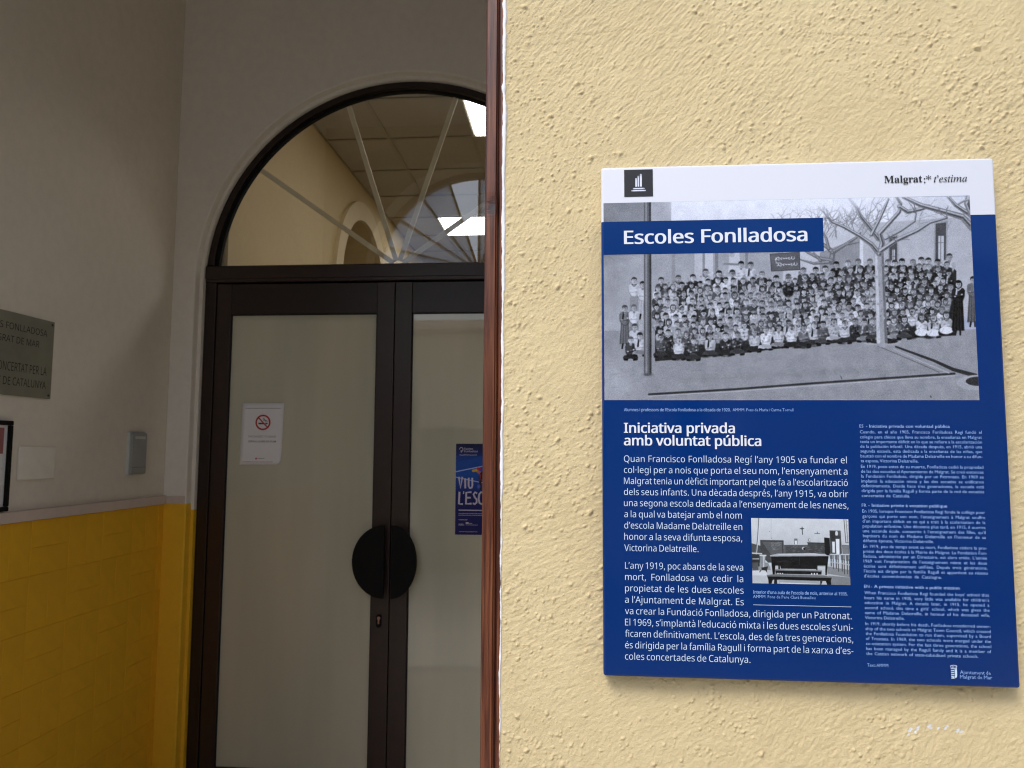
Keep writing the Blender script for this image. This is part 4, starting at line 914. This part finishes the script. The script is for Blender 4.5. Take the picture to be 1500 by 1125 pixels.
lw = thing('side_wall', 'cream plaster wall over yellow painted tiles, left of the glazed door', 'wall', (XL, 2.6, ZV))
boxobj('plaster', (XL-.25, XL, 1.562, YD+.045, ZV, ZC), M['cream'], lw)
bm = bmesh.new(); prism_x(bm, [(0, 0)]*0+[(1.63, 1.290), (YW-.008, 1.290), (YW-.008, 1.330), (1.63, 1.330)], XL-.002, XL+.022)
bmesh.ops.bevel(bm, geom=[e for e in bm.edges if all(v.co.x > XL for v in e.verts)], offset=.004, segments=2, affect='EDGES'); bm_obj('ledge', bm, M['ledge'], lw)
boxobj('tile_bed', (XL-.002, XL+.0048, 1.63, YW-.0025, ZV+.002, 1.289), M['yellow'], lw)
rt = random.Random(2); tile_cache = {}
for c in range(-4, 6):
    for r in range(7):
        y0 = 2.464+.2137*c; z1 = 1.2885-.2*r; z0 = z1-.2; vert = (c+r) % 2 == 0
        cells = [(y0, y0+.10685, z0, z1), (y0+.10685, y0+.2137, z0, z1)] if vert else [(y0, y0+.2137, z0+.1, z1), (y0, y0+.2137, z0, z0+.1)]
        for (ya, yb, za, zb) in cells:
            yb = min(yb, YW-.003); za = max(za, ZV+.003)
            if yb-ya < .02 or ya < 1.63 or zb-za < .02: continue
            key = (round(yb-ya, 4), round(zb-za, 4))
            if key not in tile_cache:
                hy, hz = (yb-ya)/2-.0005, (zb-za)/2-.0005; b = bmesh.new(); box(b, 0, .0052, -hy, hy, -hz, hz)
                bmesh.ops.bevel(b, geom=[e for e in b.edges if all(v.co.x > .004 for v in e.verts)], offset=.0009, segments=1, affect='EDGES')
                me = bpy.data.meshes.new('tile'); b.to_mesh(me); b.free(); me.materials.append(M['yellow']); tile_cache[key] = me
            o = bpy.data.objects.new('tile', tile_cache[key]); COL.objects.link(o); o.parent = lw
            o.location = Vector((XL+.0016+rt.uniform(0, .0007), (ya+yb)/2, (za+zb)/2))-lw.location
            o.rotation_euler = (0, rt.gauss(0, .0022), rt.gauss(0, .0030))
rw = tag(boxobj('side_wall', (XR, XR+.25, 1.562, YD+.045, ZV, ZC), M['cream']), 'plain cream wall closing the vestibule right of the glazed door', 'wall')

# ------------------------------------------------------------------ glazed double door
door = thing('glazed_door', 'dark brown aluminium double door with frosted panes under an arched fanlight', 'door', (DCX, YD, ZV))
FR = DR-.019                        # outer radius of the metal frame
GR = .9600; GZ = 2.395              # glass arc
bm = bmesh.new()
def archbar(bm, r0, r1, z0, z1c, y0, y1, zb, n=96):
    A1 = arc(DCX, DCZ, r1, 0, 180, n); A0 = arc(DCX, z1c, r0, 180, 0, n)
    a = [(DCX+r1, zb)]+A1+[(DCX-r1, zb)]; b = [(DCX+r0, zb)]+A0[::-1]+[(DCX-r0, zb)]
    n_ = len(a); V = [[bm.verts.new((x, y, z)) for x, z in q] for q, y in ((a, y0), (b, y0), (b, y1), (a, y1))]
    for i in range(n_-1):
        for k in range(4): bm.faces.new((V[k][i], V[k][i+1], V[(k+1) % 4][i+1], V[(k+1) % 4][i]))
    bm.faces.new([V[k][0] for k in range(4)]); bm.faces.new([V[k][-1] for k in range(4)])
archbar(bm, GR+.022, FR, 0, GZ-.004, YD, YD+.044, 2.479); bm_obj('arched_frame', bm, M['alu'], door)
bm = bmesh.new(); archbar(bm, GR, GR+.0215, 0, GZ, YD+.008, YD+.034, 2.479)
bm_obj('glazing_bead', bm, M['black'], door)
for s in (-1, 1):
    a, b = sorted((DCX+s*(FR-.056), DCX+s*FR)); boxobj('side_frame', (a, b, YD, YD+.058, ZV+.001, 2.388), M['alu'], door, .002)
bm = bmesh.new()
x0, x1 = DCX-FR+.001, DCX+FR-.001
prism_x(bm, [(YD-.004, 2.392), (YD-.004, 2.405), (YD-.010, 2.407), (YD-.010, 2.466), (YD-.004, 2.472), (YD+.06, 2.472), (YD+.06, 2.389), (YD-.002, 2.389)], x0, x1)
bm_obj('transom', bm, M['alu_l'], door)
bm = bmesh.new(); prism(bm, [(DCX+GR+.01, 2.474)]+arc(DCX, GZ, GR+.010, 5, 175, 96)+[(DCX-GR-.01, 2.474)], YD+.020, YD+.024); bm_obj('fanlight_glass', bm, M['clear'], door)
for a in (35.4, 72, 108, 144.6):
    a_ = math.radians(a); c, s_ = math.cos(a_), math.sin(a_); bx, bz = -.882, 2.465; w = .0125; bm = bmesh.new()
    Rr = {35.4: 1.02, 72: .905, 108: .90, 144.6: .93}[a]
    # stop at the arch
    t = 0
    while math.hypot(bx+t*c-DCX, max(bz+t*s_-GZ, 0)) < GR-.004 and t < 1.2: t += .004
    for r_, q in ((.02, 0),): pass
    pts = [(bx+r*c-q*s_*w, bz+r*s_+q*c*w) for r, q in ((.03, -1), (t, -1), (t, 1), (.03, 1))]
    prism(bm, [(x, max(z, 2.474)) for x, z in pts], YD+.027, YD+.038); bm_obj('glazing_bar', bm, M['bar'], door)

def leaf(xa, xb, ga, gb, name_side):
    """one door leaf: stiles, rails, frosted pane"""
    lf = thing('door_leaf', None, None, (0, 0, 0)); lf.parent = door; lf.location = Vector(((xa+xb)/2, YD, ZV))-door.location
    y0, y1 = YD+.006, YD+.052; zt, gt, gb_, zb = 2.380, 2.227, .045, ZV+.008
    def part(n, b, m, bev=.002):
        bm = bmesh.new(); box(bm, *b, bev=bev, seg=2); me = bpy.data.meshes.new(n); bm.to_mesh(me); bm.free(); me.materials.append(m)
        me.transform(Matrix.Translation(-Vector(((xa+xb)/2, YD, ZV)))); o = bpy.data.objects.new(n, me); COL.objects.link(o); o.parent = lf; return o
    part('stile', (xa, ga, y0, y1, zb, zt), M['alu_l']); part('stile', (gb, xb, y0, y1, zb, zt), M['alu_l'])
    part('top_rail', (ga+.0005, gb-.0005, y0+.003, y1, gt, zt), M['alu']); part('bottom_rail', (ga+.0005, gb-.0005, y0+.003, y1, zb, gb_), M['alu'])
    part('gasket', (ga, ga+.005, y0+.008, y1-.012, gb_, gt), M['rubber'], 0); part('gasket', (gb-.005, gb, y0+.008, y1-.012, gb_, gt), M['rubber'], 0); part('gasket', (ga+.005, gb-.005, y0+.008, y1-.012, gt-.005, gt), M['rubber'], 0)
    part('frosted_pane', (ga+.0052, gb-.0052, y0+.014, y0+.022, gb_+.001, gt-.0055), M['frost'], 0)
    return lf
lA = leaf(DCX-FR+.060, -.8895, -1.722, -.976, 'left')
lB = leaf(-.8855, DCX+FR-.060, -.802, .050, 'right')
def child(n, bm, mat, lf):
    me = bpy.data.meshes.new(n); bmesh.ops.recalc_face_normals(bm, faces=bm.faces); bm.to_mesh(me); bm.free(); me.materials.append(mat)
    me.transform(Matrix.Translation(-(door.location+lf.location))); o = bpy.data.objects.new(n, me); COL.objects.link(o); o.parent = lf; return o
boxobj('weather_strip', (-.8893, -.8857, YD+.020, YD+.04, ZV+.01, 2.379), M['rubber'], door)
boxobj('light_stop', (DCX-FR+.002, DCX+FR-.002, YD+.0585, YD+.066, 2.34, 2.44), M['black'], door)  # added black strip behind the transom, blocks hall light showing through the gap
# two halves of the round pull plate, standing off on posts
hz, hr = 1.030, .1705
for lf, fx, sag, s in ((lA, -.9035, .154, -1), (lB, -.8695, .122, 1)):
    n = 40; pts = []
    for i in range(n+1):
        t = -90+180*i/n; pts.append((fx+s*sag*math.cos(math.radians(t)), hz+hr*math.sin(math.radians(t))))
    bm = bmesh.new(); prism(bm, pts, YD-.052, YD-.040)
    bmesh.ops.bevel(bm, geom=[e for e in bm.edges if all(abs(v.co.y-(YD-.052)) < 1e-5 for v in e.verts) and e.calc_face_angle(0) > .8], offset=.002, segments=2, affect='EDGES')
    for z in (hz-.09, hz+.09): tube(bm, [(fx+s*.028, YD-.041, z), (fx+s*.028, YD+.008, z)], .010, 12)
    child('pull_handle', bm, M['black'], lf)
bm = bmesh.new(); 
prism(bm, [(-.9355+.0125*math.cos(t*PI/12), .750+(.015 if math.sin(t*PI/12) >= 0 else -.022)+.0125*math.sin(t*PI/12)) for t in range(24)], YD-.002, YD+.007); child('escutcheon', bm, M['black'], lA)
bm = bmesh.new(); disc(bm, (-.935, YD-.0022, .760), .0082, (0, -1, 0), .003, 20); box(bm, -.9385, -.9315, YD-.005, YD-.0021, .733, .757, .001); child('lock_cylinder', bm, M['cyl'], lA)

# ------------------------------------------------------------------ papers on the panes
YP = YD+.0175
bm = bmesh.new(); nx, nz = 10, 14; V = []
W_, H_ = .2115, .3040; ox, oz = -1.6545, 1.4790
def pap(i, j, d=0):
    s, t = i/nx, j/nz; tilt = .010
    x = ox+W_*s+tilt*t*.55; z = oz+H_*t+.0*s
    curl = .012*max(0, s-.72)**2/.08*max(0, .22-t)/.22
    if s > .9 and t < .05: z += .006; x -= .006
    return (x, YP-.001-curl-d, z)
V = [[bm.verts.new(pap(i, j)) for i in range(nx+1)] for j in range(nz+1)]; B = [[bm.verts.new(pap(i, j, -.0004)) for i in range(nx+1)] for j in range(nz+1)]
for j in range(nz):
    for i in range(nx):
        bm.faces.new((V[j][i], V[j][i+1], V[j+1][i+1], V[j+1][i])); bm.faces.new((B[j][i], B[j+1][i], B[j+1][i+1], B[j][i+1]))
for i in range(nx):
    bm.faces.new((V[0][i], B[0][i], B[0][i+1], V[0][i+1])); bm.faces.new((V[nz][i+1], B[nz][i+1], B[nz][i], V[nz][i]))
for j in range(nz):
    bm.faces.new((V[j+1][0], B[j+1][0], B[j][0], V[j][0])); bm.faces.new((V[j][nx], B[j][nx], B[j+1][nx], V[j+1][nx]))
notice = thing('no_smoking_notice', 'white paper no-smoking notice with a red ring, taped to the left frosted pane', 'notice', (ox+.1, YP, oz))
bm_obj('paper', bm, M['paper'], notice, smooth=True)
NO = (0, YP-.0022, 0)
L = Letters(NO); cx, cz, ra, rb = -1.541, 1.687, .0305, .0385
for i in range(48):
    a, b = 2*PI*i/48, 2*PI*(i+1)/48; L.poly([(cx+ra*math.cos(a), cz+ra*math.sin(a)), (cx+rb*math.cos(a), cz+rb*math.sin(a)), (cx+rb*math.cos(b), cz+rb*math.sin(b)), (cx+ra*math.cos(b), cz+ra*math.sin(b))])
L.stroke([(cx-.0235, cz+.0235), (cx+.0235, cz-.0235)], .0065); L.build('red_ring', M['red'], notice)
L = Letters(NO); L.rect(-1.5735, -1.5655, 1.505, 1.513); L.build('small_emblem', M['red'], notice)
L = Letters((0, YP-.0018, 0)); L.rect(cx-.023, cx+.006, cz-.009, cz-.002); L.rect(cx+.012, cx+.0235, cz-.009, cz-.002)
L.stroke([(cx+.020, cz+.001), (cx+.021, cz+.007), (cx+.012, cz+.011), (cx+.006, cz+.014), (cx+.004, cz+.022)], .003); L.stroke([(cx+.015, cz+.001), (cx+.014, cz+.006), (cx+.004, cz+.009), (cx-.001, cz+.015), (cx+.001, cz+.021)], .0025)
L.build('cigarette', M['ink'], notice)
L = Letters((0, YP-.0018, 0)); L.line('ESPAI LLIURE DE FUM', -1.611, -1.473, 1.589, .0085, .012, 1, just=False); L.build('lettering', M['ink'], notice)
L = Letters((0, YP-.0018, 0)); L.line('PROHIBIT FUMAR', -1.612, -1.472, 1.612, .0105, 0, 1, just=False); L.build('lettering', M['greyink'], notice)
L = Letters((0, YP-.0018, 0)); L.rect(-1.634, -1.454, 1.7555, 1.7580); L.build('printed_rule', M['greyink'], notice); L = Letters((0, YP-.0018, 0)); L.rect(-1.640, -1.460, 1.4920, 1.4940); L.build('printed_rule', M['greyink'], notice)
L = Letters((0, YP-.0018, 0))
L.rect(-1.562, -1.528, 1.5085, 1.5110); L.build('small_print', M['greyink'], notice)

poster = thing('school_poster', 'blue school poster with white hand-drawn lettering on the right frosted pane', 'poster', (-.43, YP, 1.152))
boxobj('poster_sheet', (-.5785, -.2815, YP-.0012, YP-.0006, 1.153, 1.588), M['paper'], poster)
sheet('poster_print', (-.5775, YP-.0016, 1.154), 0, .295, 0, .433, print_mat('poster_print', draw_poster(), .35, .3), poster)
L = Letters((0, YP-.0020, 0))
def rough(pts, w):
    L.stroke(pts, w)
rough([(-.562, 1.428), (-.553, 1.374), (-.545, 1.428)], .0085); rough([(-.531, 1.421), (-.530, 1.374)], .0085); rough([(-.514, 1.424), (-.514, 1.386), (-.508, 1.375), (-.499, 1.377), (-.496, 1.388), (-.497, 1.424)], .0085)
rough([(-.558, 1.357), (-.560, 1.300), (-.541, 1.299)], .009); rough([(-.5375, 1.360), (-.5385, 1.347)], .005)
rough([(-.500, 1.356), (-.525, 1.354), (-.526, 1.300), (-.499, 1.302)], .009); rough([(-.525, 1.329), (-.503, 1.330)], .008)
rough([(-.473, 1.350), (-.482, 1.356), (-.490, 1.346), (-.484, 1.332), (-.475, 1.322), (-.474, 1.308), (-.484, 1.299), (-.493, 1.304)], .0085)
rough([(-.444, 1.352), (-.454, 1.357), (-.463, 1.345), (-.465, 1.322), (-.460, 1.304), (-.450, 1.300), (-.442, 1.306)], .0085)
a = [(-.420+.012*math.cos(t*PI/8), 1.328+.027*math.sin(t*PI/8)) for t in range(17)]; rough(a, .0085)
rough([(-.398, 1.357), (-.399, 1.300), (-.380, 1.299)], .009); rough([(-.372, 1.300), (-.358, 1.357), (-.345, 1.300)], .0085); rough([(-.367, 1.318), (-.350, 1.318)], .007)
L.build('hand_drawn_lettering', M['poster_white'], poster)
L = Letters((0, YP-.0020, 0))
a = [(-.5515+.0085*math.cos(t*PI/8), 1.5595+.0095*math.sin(t*PI/8)) for t in range(-5, 9)]; L.stroke(a, .003); L.stroke([(-.552, 1.556), (-.551, 1.5435)], .003)
L.line('Escoles', -.5365, -.4945, 1.5585, .0085, .02, 1, just=False); L.line('Fonlladosa', -.5365, -.4715, 1.5465, .0085, .02, 1, just=False)
L.stroke([(-.560, 1.533), (-.545, 1.532), (-.53, 1.5335), (-.50, 1.5325), (-.475, 1.5335)], .0022)
L.rect(-.561, -.30, 1.2680, 1.2725); L.rect(-.561, -.31, 1.2535, 1.2552); L.rect(-.561, -.31, 1.2455, 1.2472); L.rect(-.5605, -.518, 1.2235, 1.2258)
L.rect(-.5605, -.534, 1.199, 1.2015); L.rect(-.5605, -.538, 1.204, 1.2055); L.rect(-.526, -.512, 1.206, 1.2135); L.rect(-.510, -.495, 1.207, 1.209); L.rect(-.526, -.468, 1.200, 1.2015); L.rect(-.558, -.47, 1.1680, 1.1695)
L.build('small_print', M['poster_white'], poster, 'stuff')

# ------------------------------------------------------------------ things on the left wall
UX = (0, 1, 0)
pl = thing('metal_plate', 'engraved metal school plate screwed to the left wall', 'plate', (XL, 2.5, 1.74))
bm = bmesh.new(); box(bm, XL+.003, XL+.007, 2.245, 2.7355, 1.738, 2.032, .0012, 2); bm_obj('plate', bm, M['brass'], pl)
for y in (2.257, 2.7225):
    for z in (1.751, 2.019): bm = bmesh.new(); disc(bm, (XL+.0068, y, z), .0048, (1, 0, 0), .0022, 16); bm_obj('screw', bm, M['screw'], pl)
for t_, a_, b_, z_, c_ in (('ESCOLES FONLLADOSA', 2.342, 2.697, 1.970, .0235), ('MALGRAT DE MAR', 2.384, 2.658, 1.924, .0235), ('CENTRE CONCERTAT PER LA', 2.330, 2.705, 1.824, .031), ('GENERALITAT DE CATALUNYA', 2.285, 2.705, 1.774, .028)):
    L = Letters((XL+.0074, 0, 0), UX); L.line(t_, a_, b_, z_, c_, 0, 2, just=False); L.build('engraved_lettering', M['engr'], pl)

pf = thing('notice_frame', 'black framed notice at the left edge of the picture, just above the ledge', 'frame', (XL, 2.4, 1.332))
y0, y1, z0, z1 = 2.14, 2.5445, 1.333, 1.648; w = .016
for b in ((XL, XL+.016, y0, y1, z0, z0+w), (XL, XL+.016, y0, y1, z1-w, z1), (XL, XL+.016, y0, y0+w, z0+w+.0003, z1-w-.0003), (XL, XL+.016, y1-w, y1, z0+w+.0003, z1-w-.0003)): boxobj('frame_bar', b, M['black'], pf, .003)
sheet('notice_sheet', (XL+.005, y0+w, z0+w), 0, y1-y0-2*w, 0, z1-z0-2*w, M['paper'], pf, UX)
sheet('red_print', (XL+.006, y0+.03, z0+.20), 0, y1-y0-.062, 0, .09, simple('dull_red_print', (.36, .10, .11), .5), pf, UX)
sheet('glass', (XL+.011, y0+w, z0+w), 0, y1-y0-2*w, 0, z1-z0-2*w, M['thinglass'], pf, UX)

cp = thing('cover_plate', 'blank cream wall cover plate between the black frame and the grey box', 'cover plate', (XL, 2.685, 1.5))
boxobj('plate', (XL, XL+.009, 2.590, 2.782, 1.439, 1.558), M['cover'], cp, .003, 3)

ib = thing('grey_box', 'small grey plastic box on the cream wall near the corner', 'wall box', (XL, 3.335, 1.53))
bm = bmesh.new()
prism_x(bm, [(3.258, 1.437), (3.384, 1.437), (3.384, 1.627), (3.360, 1.632), (3.282, 1.632), (3.258, 1.627)], XL, XL+.012); bm_obj('back_box', bm, M['greyl'], ib)
bm = bmesh.new(); prism_x(bm, [(3.261, 1.440), (3.381, 1.440), (3.381, 1.623), (3.357, 1.629), (3.284, 1.629), (3.261, 1.623)], XL+.0125, XL+.023)
bmesh.ops.bevel(bm, geom=[e for e in bm.edges if all(v.co.x > XL+.022 for v in e.verts) and e.calc_face_angle(0) > .5], offset=.004, segments=2, affect='EDGES'); bm_obj('cover', bm, M['greyp'], ib)
boxobj('label_strip', (XL+.0231, XL+.0242, 3.282, 3.364, 1.598, 1.610), M['greyl'], ib, .0004)
boxobj('seam', (XL+.0231, XL+.0238, 3.268, 3.374, 1.470, 1.4715), M['screw'], ib, 0)

# ------------------------------------------------------------------ the hall behind the door
HX0, HX1, HY1, HZ = -1.78, 2.1, 10.6, 3.75
bm = bmesh.new(); box(bm, HX0-.2, HX1+.2, YD+.072, HY1+.2, ZV-.2, ZV-.002); struct('', bm_obj('hall_floor', bm, M['floor']))
hw = thing('hall_side_wall', 'cream hall wall with an arched niche, seen through the fanlight', 'wall', (HX0, 6, ZV))
NC, NZ, NR = 6.16, 2.83, .62
bm = bmesh.new()
prism_x(bm, [(YD+.070, ZV), (YD+.070, HZ+.3), (HY1, HZ+.3), (HY1, ZV), (NC+NR, ZV)]+[(y, z) for y, z in arc(NC, NZ, NR, 0, 180, 40)]+[(NC-NR, ZV)], HX0-.45, HX0); bm_obj('plaster', bm, M['hallw'], hw)
boxobj('niche_back', (HX0-.44, HX0-.35, NC-NR-.1, NC+NR+.1, ZV, NZ+NR+.1), M['niche'], hw)
bm = bmesh.new()
A1 = arc(NC, NZ, NR+.15, 0, 180, 40); A0 = arc(NC, NZ, NR+.002, 180, 0, 40)
prism_x(bm, [(NC+NR+.15, ZV)]+A1+[(NC-NR-.15, ZV), (NC-NR-.002, ZV)]+A0+[(NC+NR+.002, ZV)], HX0-.001, HX0+.030); bm_obj('arched_moulding', bm, M['mould'], hw)
tag(boxobj('hall_side_wall', (HX1, HX1+.2, YD+.070, HY1, ZV, HZ+.3), M['hallw']), 'plain cream wall on the far side of the hall', 'wall')
tag(boxobj('hall_end_wall', (HX0-.2, HX1+.2, HY1+.001, HY1+.2, ZV, HZ+.3), M['hallw']), 'plain cream wall at the end of the hall', 'wall')
tag(boxobj('hall_front_wall', (XR+.251, HX1+.2, YD-.07, YD+.069, ZV, HZ+.6), M['hallw']), 'cream wall of the hall right of the glazed door', 'wall')
tag(boxobj('hall_slab', (HX0-.2, HX1+.2, YD+.070, HY1, HZ+.31, HZ+.5), M['ceilp']), kind='structure')
hc = thing('hall_ceiling', 'suspended ceiling of square brownish tiles in a thin metal grid', 'ceiling', (0, 6, HZ)); hc['kind'] = 'structure'; del hc['category']; del hc['label']
gx = [HX0, -1.32, -.72, -.12, .48, 1.08, 1.68, HX1]; gy = [YD+.070, 3.94]+[3.94+.607*k for k in range(1, 11)]+[HY1]
LED = {(2, 2), (1, 6), (4, 2), (4, 6), (5, 9)}
tc = {}
for i in range(len(gx)-1):
    for j in range(len(gy)-1):
        if gy[j+1]-gy[j] < .05: continue
        a, b, c, d = gx[i]+.011, gx[i+1]-.011, gy[j]+.011, gy[j+1]-.011
        if (i, j) in LED: continue
        key = (round(b-a, 3), round(d-c, 3))
        if key not in tc:
            bm = bmesh.new(); box(bm, -(b-a)/2, (b-a)/2, -(d-c)/2, (d-c)/2, 0, .012, .002); me = bpy.data.meshes.new('ceiling_tile'); bm.to_mesh(me); bm.free(); me.materials.append(M['ctile']); tc[key] = me
        o = bpy.data.objects.new('ceiling_tile', tc[key]); COL.objects.link(o); o.parent = hc; o.location = Vector(((a+b)/2, (c+d)/2, HZ+.004))-hc.location
bm = bmesh.new()
for x in gx[1:-1]: box(bm, x-.012, x+.012, gy[0], HY1-.01, HZ-.002, HZ+.003)
bm_obj('main_rail', bm, M['crail'], hc)
bm = bmesh.new()
for y in gy[1:-1]: box(bm, HX0+.01, HX1-.01, y-.012, y+.012, HZ-.0045, HZ-.0022)
bm_obj('cross_rail', bm, M['crail'], hc)
LBL = {(2, 2): 'square lit ceiling lamp nearest the arched fanlight', (1, 6): 'square lit ceiling lamp deeper in the hall, low in the fanlight', (4, 2): 'square lit ceiling lamp in the near right of the hall ceiling', (4, 6): 'square lit ceiling lamp in the middle right of the hall ceiling', (5, 9): 'square lit ceiling lamp at the far right of the hall ceiling'}
for (i, j), lb in LBL.items():
    a, b, c, d = gx[i]+.013, gx[i+1]-.013, gy[j]+.013, gy[j+1]-.013
    t = thing('ceiling_light', lb, 'ceiling light', ((a+b)/2, (c+d)/2, HZ), 'square lamps set in the hall ceiling')
    boxobj('lamp_frame', (a, b, c, d, HZ+.002, HZ+.03), M['ledframe'], t, .001); boxobj('diffuser', (a+.012, b-.012, c+.012, d-.012, HZ-.006, HZ+.0015), M['led'], t)

bpy.data.objects.remove(_o); bpy.data.curves.remove(_c)
for me in [m for m in bpy.data.meshes if m.users == 0]: bpy.data.meshes.remove(me)
